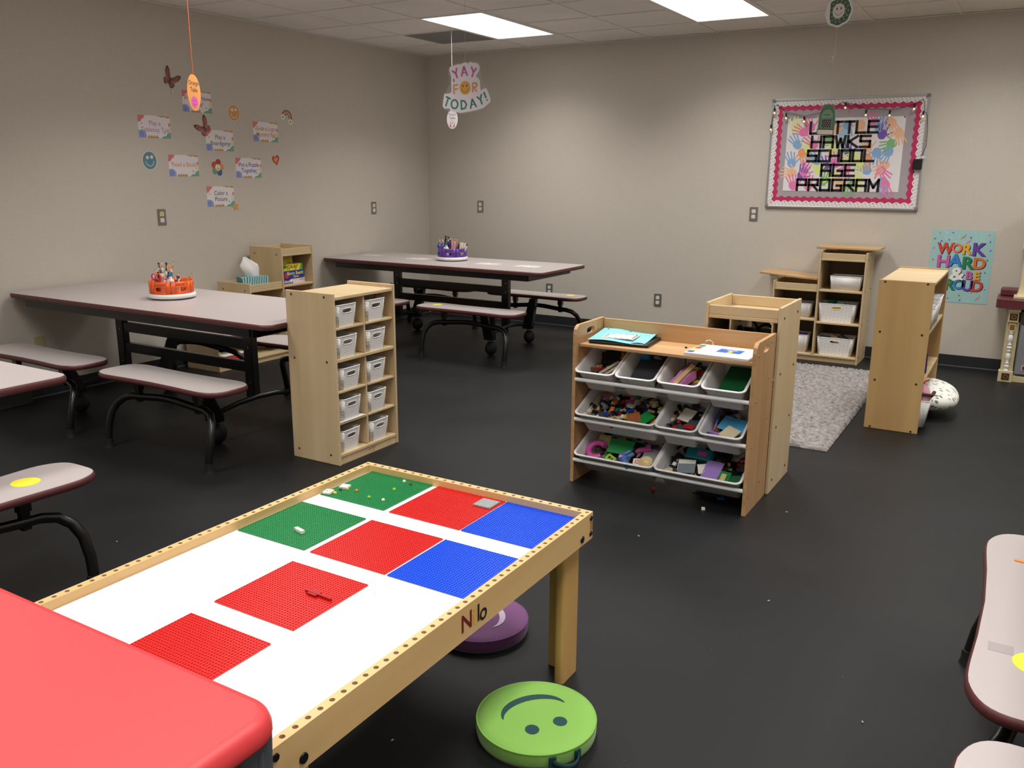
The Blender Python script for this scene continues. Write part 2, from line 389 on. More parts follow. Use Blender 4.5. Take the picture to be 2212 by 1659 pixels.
def make_table(label, loc, rot=0.0, L=2.43, BL=1.02, gap=.2, yy=-.03):
    t = thing('cafeteria_table', label, 'table', loc, rot, 'mobile cafeteria tables with attached benches')
    to = rrect(L/2, .415, .055, 6)
    mb = MB(); mb.prism(to, .734, .764, LAM); mb.build('tabletop', t)
    mb = MB(); band(mb, to, .733, .7638, EDGE, .007); mb.build('edge_band', t)
    mb = MB()
    for s_ in (-1, 1):
        mb.box(-L/2+.16, L/2-.16, s_*.375-.018, s_*.375+.018, .680, .733, BLACK); mb.box(s_*(L/2-.16)-.018, s_*(L/2-.16)+.018, -.385, .385, .680, .733, BLACK)
    for s_ in (-.62, .62): mb.box(s_-.03, s_+.03, -.36, .36, .70, .733, BLACK)
    mb.build('apron_frame', t, bev=.003)
    for s_ in (-1, 1):
        mb = MB(); mb.box(s_*.62-.036, s_*.62+.036, -.025, .025, .20, .705, BLACK)
        for z in (.60, .52, .30): mb.cyl((s_*.62+.01, -.025, z), (s_*.62+.01, -.029, z), .008, .007, STEEL, 10)
        mb.build('post', t, bev=.004)
    for z0, z1 in ((.502, .566), (.362, .426)):
        mb = MB(); mb.box(-.584, .584, -.018, .018, z0, z1, BLACK); mb.build('rail', t, bev=.003)
    for s_ in (-1, 1):
        x = s_*.65
        mb = MB(); mb.tube([(x, -.36, .165), (x, -.28, .183), (x, -.15, .203), (x, 0, .210), (x, .15, .203), (x, .28, .183), (x, .36, .165)], .017, BLACK, 10)
        mb.build('cross_tube', t)
        for q in (-1, 1):
            cx, cy = s_*.66, q*.34
            mb = MB(); mb.M = Matrix.Translation((cx, cy, 0))
            mb.prism([(-.045, -.03), (.045, -.03), (.045, .03), (-.045, .03)], .135, .17, BLACK)
            mb.loft([[(-.05, -.028, .165), (.05, -.028, .165), (.05, .028, .165), (-.05, .028, .165)], [(-.034, q*.10-.022, .408), (.034, q*.10-.022, .408), (.034, q*.10+.022, .408), (-.034, q*.10+.022, .408)]], BLACK, False)
            mb.cyl((0, 0, .10), (0, 0, .14), .014, .014, STEEL)
            cs = mb.build('caster', t)
            mb = MB(); mb.M = Matrix.Translation((cx+.012, cy, 0)); mb.ball((0, 0, .062), .062, RUBBER, 18, .82, 1, 1); mb.build('wheel', cs)
    for q in (-1, 1):
        for s_ in (-1, 1): make_bench(t, BL, s_*(BL+gap)/2, q*.577, 0 if q < 0 else PI, yy)
    return t
T1C = (1.245, -4.393); T2C = (1.228, -1.351)
t1 = make_table('grey cafeteria table with the orange caddy, its end against the left wall', (T1C[0], T1C[1], 0))
dup(t1, (T2C[0], T2C[1], 0), 0.0, 'grey cafeteria table with the purple caddy and taped place cards in the corner')
dup(t1, (2.243, -7.255, 0), -PI/2, 'grey cafeteria table at the left edge, one corner and one bench showing')
t4 = make_table('grey cafeteria table off the right edge, two of its benches in view', (6.607, -6.135, 0), -PI/2, L=2.5, BL=1.115, gap=.10, yy=-.04)
# stickers on seats and tops
YEL = mat('yellow_sticker', S(246, 226, 60), 0.55)
def dot(x, y, lab, r=.042, marks=False):
    mb = MB(); mb.M = Matrix.Translation((x, y, .4402)); mb.prism([(r*math.cos(a)*1.0, r*math.sin(a)) for a in [2*PI*k/24 for k in range(24)]], 0, .0008, YEL)
    if marks:
        g = flat('scribble_green', 40, 90, 40); o_ = flat('scribble_orange', 220, 130, 40)
        for k, (a, b_) in enumerate(((-.022, .008), (-.012, -.006), (-.002, .01), (.012, -.004))): mb.stroke([(a-.004, b_-.01), (a, b_+.008), (a+.006, b_-.006)], .0022, g, .0011)
        mb.stroke([(-.02, -.018), (0, -.014), (.02, -.02)], .002, o_, .0012)
    tag(mb.build('seat_sticker'), lab, 'sticker', 'yellow seat stickers')
dot(1.474, -1.896, 'yellow dot sticker on the near bench of the purple caddy table')
dot(2.182, -.714, 'yellow dot sticker at the end of the far bench against the back wall')
dot(2.82, -6.357, 'plain bright yellow dot on the bench at the left edge', .05)
dot(6.03, -5.825, 'yellow dot with green scribbles on the right edge bench', .058, True)
TAPE = mat('clear_tape_patch', S(160, 150, 150), .5)
mb = MB(); mb.M = Matrix.Translation((5.945, -5.78, .4401)); mb.box(-.025, .03, -.025, .02, 0, .0005, TAPE); tag(mb.build('tape_residue'), 'faint grey tape mark beside the scribbled yellow dot', 'tape')
def stick_toy():
    t = thing('craft_stick', 'orange and green coloured craft stick lying on the right edge bench', 'stick', (6.02, -5.205, .4402), -.15)
    mb = MB(); mb.prism(rrect(.028, .0065, .006, 4, -.03), 0, .003, flat('stick_orange', 235, 140, 60)); mb.build('orange_end', t)
    mb = MB(); mb.prism([(0, -.008), (.05, -.009), (.09, -.006), (.09, .007), (.05, .01), (0, .008)], 0, .0032, flat('stick_green', 60, 150, 70)); mb.build('green_end', t)
stick_toy()
# place cards taped on the purple caddy table
for k, (x, y, a, lab) in enumerate(((.25, -1.30, .1, 'white place card taped near the wall end of the purple caddy table'), (.86, -1.345, .05, 'white place card taped just left of the purple caddy'),
        (1.67, -1.375, .08, 'white and green place card taped just right of the purple caddy'), (2.08, -1.36, .1, 'white and pink place card taped near the right end of the purple caddy table'))):
    mb = MB(); mb.M = Matrix.Translation((x, y, .7641)) @ Matrix.Rotation(a, 4, 'Z'); mb.prism(rrect(.115, .075, .01), 0, .0006, mat('card_matte', S(206, 200, 196), .5))
    rnd = random.Random(k)
    for q in range(7):
        c = [flat('c_pink', 222, 170, 175), flat('c_green', 170, 205, 180), flat('c_yellow', 232, 220, 150), flat('c_white', 245, 243, 240)][rnd.randrange(4)]
        mb.disc(rnd.uniform(-.09, .09), rnd.uniform(-.055, .055), rnd.uniform(.012, .022), c, .0008+.0001*q)
    tag(mb.build('place_card'), lab, 'card', 'place cards on the far table')
# ================================================================ SHELVES
BIRCH = wood('birch_ply', S(216, 193, 153), S(194, 168, 127), 'z', 9)
BIRCHX = wood('birch_ply_long', S(218, 195, 155), S(194, 168, 127), 'x', 9)
BIRCHE = wood('birch_edge', S(232, 208, 164), S(214, 186, 140), 'x', 20)
BACKP_SHADE = wood('birch_back_shaded', S(128, 106, 80), S(112, 92, 68), 'z', 7)  # birch backs coloured darker: the shade inside the compartments is painted in
def screws(mb, pts, axis, s_):
    for p in pts:
        q = list(p); q['xyz'.index(axis)] += s_*.003; mb.cyl(p, q, .0075, .005, SCREW, 10)
def panel(parent, name, a, m=None, bev=.003):
    mb = MB(); mb.box(*a, m or BIRCH); return mb.build(name, parent, bev=bev)
# near cubby, open to +x
def cubby():
    t = thing('cubby_shelf', 'ten compartment birch cubby of white baskets beside the orange caddy table', 'shelf', (2.461, -4.663, 0))
    D, Wd, H = .342, .513, .9425
    for y0, y1, s_ in ((0, .016, -1), (Wd-.016, Wd, 1)):
        mb = MB(); mb.box(0, D, y0, y1, 0, H, BIRCH); yy = y0 if s_ < 0 else y1
        screws(mb, [(x, yy, z) for x in (.045, .28) for z in (.922, .574, .055)], 'y', s_); mb.build('side_panel', t, bev=.003)
    panel(t, 'top_panel', (0, D-.004, .0165, Wd-.0165, .905, .923), BIRCHX)
    panel(t, 'back_panel', (.004, .012, .0165, Wd-.0165, .03, .905), BACKP_SHADE)
    tops = (.588, .06)
    for z in tops: panel(t, 'shelf', (.0125, D-.004, .0165, Wd-.0165, z-.018, z), BIRCHX)
    for z0, z1 in ((.0605, .5695), (.5885, .9045)): panel(t, 'divider', (.0125, D-.012, Wd/2-.006, Wd/2+.006, z0, z1))
    for z in (.756, .410, .236):
        for y0, y1 in ((.0165, Wd/2-.0065), (Wd/2+.0065, Wd-.0165)): panel(t, 'shelf', (.0125, D-.010, y0, y1, z-.012, z), BIRCHX, .002)
    mb = MB(); mb.box(D-.025, D-.009, .0165, Wd-.0165, 0, .0415, BIRCHX)
    mb.M = Matrix.Translation((D-.0088, Wd*.55, .021)) @ Matrix(((0, 0, 1, 0), (1, 0, 0, 0), (0, 1, 0, 0), (0, 0, 0, 1)))
    st = flat('branding_brown', 150, 118, 80)
    mb.text('ECR', .012, .007, .02, st, 0.0005, .01); mb.text('4 Kids', .005, -.010, .014, st, 0.0005); mb.disc(-.022, .006, .006, st, .0006)
    mb.build('kick_board', t)
    return t
cubby()
WEAVE = bpy.data.materials.new('woven_white_plastic'); WEAVE.use_nodes = True
def weave_nodes(m, sx, sz, gap, dark=S(120, 116, 112), light=S(232, 230, 228)):
    nt = m.node_tree; b = nt.nodes['Principled BSDF']; b.inputs['Roughness'].default_value = .4
    tc = nt.nodes.new('ShaderNodeTexCoord'); sp = nt.nodes.new('ShaderNodeSeparateXYZ'); nt.links.new(tc.outputs['Object'], sp.inputs[0])
    ad = nt.nodes.new('ShaderNodeMath'); nt.links.new(sp.outputs[0], ad.inputs[0]); nt.links.new(sp.outputs[1], ad.inputs[1])
    cb = nt.nodes.new('ShaderNodeCombineXYZ'); nt.links.new(ad.outputs[0], cb.inputs[0]); nt.links.new(sp.outputs[2], cb.inputs[1])
    br = nt.nodes.new('ShaderNodeTexBrick'); nt.links.new(cb.outputs[0], br.inputs['Vector'])
    br.inputs['Scale'].default_value = 1; br.inputs['Brick Width'].default_value = sx; br.inputs['Row Height'].default_value = sz; br.inputs['Mortar Size'].default_value = gap
    br.inputs['Mortar Smooth'].default_value = .3; br.inputs['Color1'].default_value = light; br.inputs['Color2'].default_value = light; br.inputs['Mortar'].default_value = dark
    nt.links.new(br.outputs['Color'], b.inputs['Base Color'])
    bp = nt.nodes.new('ShaderNodeBump'); bp.inputs['Strength'].default_value = .35; bp.inputs['Distance'].default_value = .003; bp.invert = True
    nt.links.new(br.outputs['Fac'], bp.inputs['Height']); nt.links.new(bp.outputs[0], b.inputs['Normal'])
weave_nodes(WEAVE, .019, .0095, .0020, S(206, 203, 200), S(250, 249, 248))
SLATW = bpy.data.materials.new('slatted_white_plastic'); SLATW.use_nodes = True
weave_nodes(SLATW, .06, .0125, .0018, S(200, 197, 195), S(248, 247, 246))
MESHW = bpy.data.materials.new('grey_wire_weave'); MESHW.use_nodes = True
weave_nodes(MESHW, .008, .008, .0015, S(70, 66, 60), S(150, 144, 134))
def basket(label, cat_, wx, wy, h, mweave, grp, taper=.92, handle=True, oval=.034, zf=.72):
    # opening up, handle holes in the -y and +y sides, origin at bottom centre
    t = thing('basket', label, 'basket', group=grp)
    mb = MB(); n = 28
    hx, hy = wx/2, wy/2
    def ring(z, f): return [(x*f, y*f, z) for x, y in rrect(hx, hy, min(.018, hx*.3), 6)]
    lo, hi = ring(0, taper), ring(h, 1)
    bot, _ = lo, 0
    mb.add(lo, [tuple(range(len(lo)))], mweave)
    N = len(lo); L = list(range(N))
    def lerp(p, q, t_): return tuple(p[i]+(q[i]-p[i])*t_ for i in range(3))
    # side strips except the two handle sides
    idx_front = [k for k in range(N) if lo[k][1] < 0 and lo[(k+1) % N][1] < 0 and abs(lo[k][1]-lo[(k+1) % N][1]) < 1e-6]
    idx_back = [k for k in range(N) if lo[k][1] > 0 and lo[(k+1) % N][1] > 0 and abs(lo[k][1]-lo[(k+1) % N][1]) < 1e-6]
    for k in range(N):
        if handle and (k in idx_front or k in idx_back): continue
        j = (k+1) % N; mb.add([lo[k], lo[j], hi[j], hi[k]], [(0, 1, 2, 3)], mweave, True)
    rims = []
    if handle:
        for ks in (idx_front, idx_back):
            for k in ks:
                j = (k+1) % N; a, b_, c, d = lo[k], lo[j], hi[j], hi[k]
                def P(u, v): return lerp(lerp(a, b_, u), lerp(d, c, u), v)
                wid = abs(a[0]-b_[0]) or 1e-3; ru = oval/wid; rv = .013/h
                O = []; I = []
                for q in range(24):
                    an = 2*PI*(q+.5)/24; cc, ss = math.cos(an), math.sin(an)
                    tt = min(.5/max(abs(cc), 1e-6), ((1-zf) if ss > 0 else zf)/max(abs(ss), 1e-6))
                    O.append(P(.5+cc*tt, zf+ss*tt))
                    e = lambda c_: math.copysign(abs(c_)**.55, c_)
                    I.append(P(.5+ru*e(cc), zf+rv*e(ss)))
                mb.add(O+I, [(q, (q+1) % 24, 24+(q+1) % 24, 24+q) for q in range(24)], mweave)
                cor = [P(0, 0), P(1, 0), P(1, 1), P(0, 1)]
                def near(cn): 
                    s2 = sorted(range(24), key=lambda q: (Vector(O[q])-Vector(cn)).length); return s2[0], s2[1]
                for cn in cor:
                    q0, q1 = near(cn); mb.add([O[q0], O[q1], cn], [(0, 1, 2)], mweave)
                rims.append(I)
    mb.build('body', t, solid=.003)
    mb = MB(); mb.tube([(x*1.0, y*1.0, h) for x, y, _ in hi], .0035, WHITE, 6, closed=True)
    mb.build('rim', t)
    if handle:
        for I in rims:
            mb = MB(); mb.tube(I, .0032, WHITE, 6, closed=True); mb.build('handle_ring', t)
    return t
bk0 = basket('x', 'basket', .158, .30, .118, WEAVE, 'white woven baskets in the near cubby')
bk0.rotation_euler = (0, 0, PI/2)
rowz = ((.7565, .7565, 'top row'), (.5885, .5885, 'second row'), (.4105, .4105, 'third row'), (.2365, .2365, 'fourth row'), (.0605, .0605, 'bottom row'))
rnd = random.Random(3)
first = True
for r_, (za, zb_, rn) in enumerate(rowz):
    for c_ in (0, 1):
        y = -4.663+(.125 if c_ == 0 else .37)+rnd.uniform(-.012, .012)-(.012 if c_ else -.0)
        lab = 'white woven basket in the %s of the near cubby, %s compartment' % (rn, 'left' if c_ == 0 else 'right')
        x = 2.461+.185+rnd.uniform(-.01, .004); z = za+(.004 if (r_, c_) == (3, 0) else 0)
        if first: put(bk0, (x, y, z), PI/2+rnd.uniform(-.03, .03)); bk0['label'] = lab; first = False
        else: dup(bk0, (x, y, z), PI/2+rnd.uniform(-.03, .03), lab)
mb = MB(); mb.M = Matrix.Translation((2.65, -4.535, .2368)); mb.box(-.13, .145, -.105, .105, 0, .0025, PAPER)
tag(mb.build('paper_stack'), 'white sheets of paper under the fourth row left basket of the near cubby', 'paper')
# contents seen in two of the cubby baskets
mb = MB(); mb.cyl((2.70, -4.27, .77), (2.735, -4.235, .893), .004, .004, flat('marker_red', 200, 40, 45)); tag(mb.build('red_marker'), 'red marker sticking out of the top right basket of the near cubby', 'marker')
# ---------------------------------------------------------------- step shelves (front faces -y locally)
def step_shelf(label, loc, rot):
    t = thing('step_shelf', label, 'shelf', loc, rot)
    D = .385; cw = .37
    hs = (.405, .673, .9425)
    for k in range(3):
        x0, x1, h = k*cw, (k+1)*cw, hs[k]
        tray = h-.058
        if k == 0: 
            mb = MB(); mb.box(x0, x0+.014, 0, D, 0, h, BIRCH); screws(mb, [(x0, y, z) for y in (.06, .32) for z in (h-.06, .06)], 'x', -1); mb.build('side_panel', t, bev=.003)
        hh = hs[k]
        mb = MB(); xr = x1; ph = hh
        mb.box(xr-.014 if k == 2 else xr-.007, xr if k == 2 else xr+.007, 0, D, .061 if k < 2 else 0, hs[k+1] if k < 2 else h, BIRCH)
        zs = (h-.06, .62, .34, .06) if k == 2 else (hs[k+1]-.06,)
        screws(mb, [((xr if k == 2 else xr-.007), y, z) for y in (.06, .32) for z in zs], 'x', 1 if k == 2 else -1)
        mb.build('side_panel', t, bev=.003)
        xa, xb = (x0+.0145 if k == 0 else x0+.0075), (x1-.0145 if k == 2 else x1-.0075)
        panel(t, 'tray_floor', (xa, xb, .004, D-.004, tray-.018, tray), BIRCHX)
        panel(t, 'tray_front', (xa, xb, .008, .020, tray+.0005, h-.012), BIRCHX)
        panel(t, 'tray_back', (xa, xb, D-.016, D-.004, tray+.0005, h-.006), BIRCHX)
        panel(t, 'back_panel', (xa, xb, D-.012, D-.004, .06, tray-.0185), BACKP_SHADE, .001)
        for z in ((.622, .347) if k == 2 else (.365,) if k == 1 else ()): panel(t, 'shelf', (xa, xb, .004, D-.0125, z-.018, z), BIRCHX)
    panel(t, 'base_shelf', (.0145, 3*cw-.0145, .002, D-.0125, .042, .060), BIRCHX)
    panel(t, 'kick_board', (.0145, 3*cw-.0145, .012, .028, 0, .0415), BIRCHX)
    return t
step_shelf('birch step shelf with white baskets and loose lids under the bulletin board', (3.637, -.4115, 0), 0)
step_shelf('birch step shelf with a tissue box and stacked games against the left wall', (.453, -3.452, 0), PI/2)
# lids on the right step shelf
LIDW = wood('lid_wood', S(205, 170, 122), S(178, 140, 95), 'x', 12)
def lid(label, M, w, ww):
    t = thing('wooden_lid', label, 'lid'); t.matrix_world = M
    mb = MB(); mb.box(-w/2, w/2, -.15, .17, .012, .030, LIDW); mb.build('board', t, bev=.003)
    for s_ in (-1, 1):
        mb = MB(); a, b_ = s_*w*.2, s_*w*.34
        mb.add([(min(a, b_), -.1, 0), (max(a, b_), -.1, 0), (max(a, b_), .14, 0), (min(a, b_), .14, 0), (min(a, b_)-.02, -.1, .012), (max(a, b_)+.02, -.1, .012), (max(a, b_)+.02, .14, .012), (min(a, b_)-.02, .14, .012)],
               [(0, 1, 2, 3), (4, 5, 6, 7), (0, 1, 5, 4), (1, 2, 6, 5), (2, 3, 7, 6), (3, 0, 4, 7)], LIDW); mb.build('cleat', t)
lid('wooden board lid lying across the tall top of the right step shelf', Matrix.Translation((4.575, -.2, .9475)), .50, 0)
lid('tilted wooden board lid resting on the middle step of the right step shelf', Matrix.Translation((4.105, -.2, .693)) @ Matrix.Rotation(.06, 4, 'Y'), .495, 0)
# baskets in the right step shelf
def bk(label, w, d, h, mm, loc, rot=0, handle=True, grp='baskets in the right step shelf'):
    t = basket(label, 'basket', w, d, h, mm, grp, taper=.9, handle=handle, oval=.036 if w > .2 else .028, zf=.78); put(t, loc, rot); return t
bk('low white woven basket on the top shelf of the right step shelf', .25, .19, .115, WEAVE, (4.585, -.29, .6225), .04, False)
bk('white slatted basket heaped with toys, middle of the right step shelf', .30, .22, .155, SLATW, (4.535, -.275, .3475), .03)
bk('white slatted basket with dark toys, bottom right of the right step shelf', .295, .22, .15, SLATW, (4.545, -.275, .0605), .03)
bk('white woven basket in the middle column of the right step shelf', .24, .19, .12, WEAVE, (4.20, -.275, .3655), .05, False)
bk('white slatted basket at the bottom of the middle column, right step shelf', .25, .2, .15, SLATW, (4.19, -.275, .0605), .05, False)
# ================================================================ shelf behind the bins
def tray_shelf():
    t = thing('tray_shelf', 'tall birch shelf with an open tray top standing right behind the bin rack', 'shelf', (4.535, -3.862, 0))
    Wd, D, H = .375, .402, .9425
    for x0, x1, s_ in ((0, .016, -1), (Wd-.016, Wd, 1)):
        mb = MB(); mb.box(x0, x1, 0, D, 0, H, BIRCH); screws(mb, [((x0 if s_ < 0 else x1), y, z) for y in (.06, .325) for z in (.885, .61, .338, .062)], 'x', s_); mb.build('side_panel', t, bev=.003)
    xa, xb = .0165, Wd-.0165
    panel(t, 'tray_floor', (xa, xb, .004, D-.004, .866, .884), BIRCHX); panel(t, 'tray_front', (xa, xb, .006, .018, .8845, .930), BIRCHX)
    panel(t, 'tray_back', (xa, xb, D-.016, D-.004, .8845, .938), BIRCHX); panel(t, 'back_panel', (xa, .12, D-.010, D-.004, .62, .8655), BACKP_SHADE, .001)
    for z in (.61, .338, .062): panel(t, 'shelf', (xa, xb, .004, D-.004, z-.018, z), BIRCHX)
    for x in (.126, .332): panel(t, 'divider', (x-.004, x+.004, .01, D-.012, .6105, .8655), BIRCH, .001)
    panel(t, 'kick_board', (xa, xb, .01, .026, 0, .0435), BIRCHX)
tray_shelf()
# wire baskets in it, with shoes and fabrics
g = 'wire baskets in the shelf behind the bins'
def wire_basket(lab, loc, s_=1.0):
    t = thing('wire_basket', lab, 'basket', loc, 0, g)
    mb = MB(); rings = [[(x*f, y*f, z) for x, y in rrect(.14*s_, .15, .03, 5)] for f, z in ((.86, 0), (1, .17))]
    mb.loft(rings, MESHW, True, cap1=False); mb.build('mesh_body', t, solid=.002)
    mb = MB(); mb.tube(rings[1], .004, mat('wire_rim', S(190, 186, 180), .4, .4), 6, closed=True); mb.build('rim', t)
wire_basket('grey wire basket with dark fabric, upper in the shelf behind the bins', (4.722, -3.69, .6105))
wire_basket('grey wire basket in the middle compartment of the shelf behind the bins', (4.722, -3.69, .3385))
wire_basket('grey wire basket with red toys in the bottom of the shelf behind the bins', (4.722, -3.69, .0625))
NAVY = mat('navy_cloth', S(24, 28, 52), .9, sheen=.3)
mb = MB()
rnd = random.Random(9)
for k in range(9): mb.ball((4.722+rnd.uniform(-.07, .09), -3.69+rnd.uniform(-.09, .08), .74+rnd.uniform(-.02, .05)), .045, NAVY, 12, rnd.uniform(.8, 1.3), rnd.uniform(.8, 1.3), .8)
tag(mb.build('dark_fabric_bundle'), 'dark navy fabric bundle bulging out of the upper wire basket', 'fabric')
mb = MB(); mb.tube([(4.70+.06*math.cos(a), -3.72+.02*math.sin(a), .80+.05*math.sin(a)) for a in [PI*k/10 for k in range(11)]], .006, RUBBER, 8); mb.tube([(4.80+.04*math.cos(a), -3.70, .79+.04*math.sin(a)) for a in [PI*k/10 for k in range(11)]], .008, NAVY, 8)
tag(mb.build('headband'), 'dark headband loops poking up behind the bin rack', 'headband')
mb = MB(); mb.ball((4.80, -3.76, .23), .05, flat('red_cloth', 170, 40, 45), 12); mb.ball((4.76, -3.72, .22), .05, flat('white_cloth', 225, 220, 215), 12); tag(mb.build('red_and_white_toy'), 'red and white soft toy in the bottom wire basket', 'toy')
# ================================================================ right cubby open to +x
def right_cubby():
    t = thing('bookcase', 'narrow birch bookcase seen from its plain side, pillow beside it', 'shelf', (5.114, -2.325, 0))
    D, Wd, H = .312, .943, .9425
    OW = wood('honey_birch', S(200, 166, 112), S(176, 140, 90), 'z', 6)
    for y0, y1, s_ in ((0, .016, -1), (Wd-.016, Wd, 1)):
        mb = MB(); mb.box(0, D, y0, y1, 0, H, OW); yy = y0 if s_ < 0 else y1
        screws(mb, [(x, yy, z) for x in (.036, .274) for z in (.930, .621, .315, .012)], 'y', s_); mb.build('side_panel', t, bev=.003)
    panel(t, 'top_panel', (0, D-.002, .0165, Wd-.0165, .916, .934), BIRCHX); panel(t, 'back_panel', (.004, .012, .0165, Wd-.0165, .03, .916), BACKP_SHADE, .001)
    for z in (.63, .325, .03): panel(t, 'shelf', (.0125, D-.004, .0165, Wd-.0165, z-.018, z), BIRCHX)
right_cubby()
def white_bin(lab, loc, w, d, h):
    t = basket(lab, 'basket', w, d, h, SLATW, 'white baskets in the right bookcase', taper=.82, handle=False); put(t, loc, PI/2)
white_bin('deep white slatted basket at the near end of the bookcase upper shelf', (5.312, -2.16, .6305), .24, .25, .15)
white_bin('taller white slatted basket behind the first on the bookcase upper shelf', (5.312, -1.87, .6305), .26, .25, .175)
white_bin('white slatted basket holding the pink doll on the bookcase bottom shelf', (5.335, -2.16, .0305), .22, .27, .17)
PINKC = mat('pink_fabric', S(214, 150, 172), .85, sheen=.3); SKIN = mat('doll_pink', S(216, 140, 112), .6)
t = thing('doll', 'doll in pink clothes with a brown belt in the bookcase bottom basket', 'doll', (5.39, -2.16, .195))
mb = MB(); mb.loft([[(.055*f*math.cos(a)+.03*(1-z*9), .075*f*math.sin(a), z) for a in [2*PI*k/16 for k in range(16)]] for f, z in ((.7, -.03), (1, .01), (.95, .05), (.8, .085), (.45, .105))], PINKC, True); mb.build('pink_top', t)
mb = MB(); mb.tube([(-.05, -.07, .055), (.03, -.085, .045), (.085, -.05, .035), (.09, .03, .04)], .011, flat('brown_belt', 70, 40, 34), 8); mb.build('belt', t)
mb = MB()
for k in range(4): mb.tube([(-.02+.012*k, -.03+.02*k, .10), (.0+.012*k, -.045+.02*k, .125), (.03+.008*k, -.05+.02*k, .118)], .011, SKIN, 8)
mb.build('hand', t)
BLUEP = flat('deep_blue', 42, 42, 120)
mb = MB(); mb.M = Matrix.Translation((5.36, -2.0, .3255)) @ Matrix.Rotation(.25, 4, 'X'); mb.box(-.05, .05, -.012, .012, .004, .14, BLUEP); mb.box(-.045, .045, .013, .03, .004, .165, flat('book_red', 170, 40, 50))
tag(mb.build('picture_book', bev=.002), 'blue and red books leaning on the middle shelf of the right bookcase', 'book')
# pillow
PIL = bpy.data.materials.new('leaf_print_cotton'); PIL.use_nodes = True
nt = PIL.node_tree; b = nt.nodes['Principled BSDF']; b.inputs['Roughness'].default_value = .9
tc = nt.nodes.new('ShaderNodeTexCoord'); vo = nt.nodes.new('ShaderNodeTexVoronoi'); vo.inputs['Scale'].default_value = 26; n = nt.nodes.new('ShaderNodeTexNoise'); n.inputs['Scale'].default_value = 30
mp = nt.nodes.new('ShaderNodeMapping'); mp.inputs['Scale'].default_value = (1, 1.8, .8); nt.links.new(tc.outputs['Object'], mp.inputs[0]); nt.links.new(mp.outputs[0], vo.inputs['Vector']); nt.links.new(tc.outputs['Object'], n.inputs['Vector'])
a_ = nt.nodes.new('ShaderNodeMath'); a_.operation = 'MULTIPLY_ADD'; a_.inputs[1].default_value = .5; nt.links.new(n.outputs[0], a_.inputs[0]); nt.links.new(vo.outputs['Distance'], a_.inputs[2])
cr = nt.nodes.new('ShaderNodeValToRGB'); cr.color_ramp.elements[0].position = .53; cr.color_ramp.elements[1].position = .6
cr.color_ramp.elements[0].color = S(120, 124, 116); cr.color_ramp.elements[1].color = S(236, 234, 226); nt.links.new(a_.outputs[0], cr.inputs[0]); nt.links.new(cr.outputs[0], b.inputs['Base Color'])
mb = MB(); rings = []
for i in range(1, 16):
    th = PI*i/16; r = math.sin(th)**.9; z = -math.cos(th)
    rings.append([(r*math.copysign(abs(math.cos(a))**.8, math.cos(a))*.20, r*math.copysign(abs(math.sin(a))**.8, math.sin(a))*.30, .088+.088*z) for a in [2*PI*k/36 for k in range(36)]])
mb.loft(rings, PIL, True); o = mb.build('pillow'); put(o, (5.395, -1.66, .031), (0, .06, .1)); tag(o, 'white leaf print pillow on the floor behind the right bookcase', 'pillow')
# rug
RUG = mat('shag_grey', S(136, 130, 127), .95, sheen=.15, var=.5, vscale=34)
def rug():
    mb = MB(); nx, ny = 90, 210; x0, x1, y0, y1 = 4.06, 5.02, -2.99, -.66; rnd = random.Random(5)
    vs = []; 
    for j in range(ny+1):
        for i in range(nx+1):
            e = 0 if (i in (0, nx) or j in (0, ny)) else 1
            vs.append((x0+(x1-x0)*i/nx+rnd.uniform(-.005, .005), y0+(y1-y0)*j/ny+rnd.uniform(-.006, .006), .004+e*(.010+rnd.uniform(0, .018))))
    fs = [(j*(nx+1)+i, j*(nx+1)+i+1, (j+1)*(nx+1)+i+1, (j+1)*(nx+1)+i) for j in range(ny) for i in range(nx)]
    mb.add(vs, fs, RUG, True); mb.box(x0, x1, y0, y1, .001, .004, RUG)
    o = mb.build('shaggy_rug'); tag(o, 'grey shaggy rug on the floor between the shelves', 'rug')
rug()
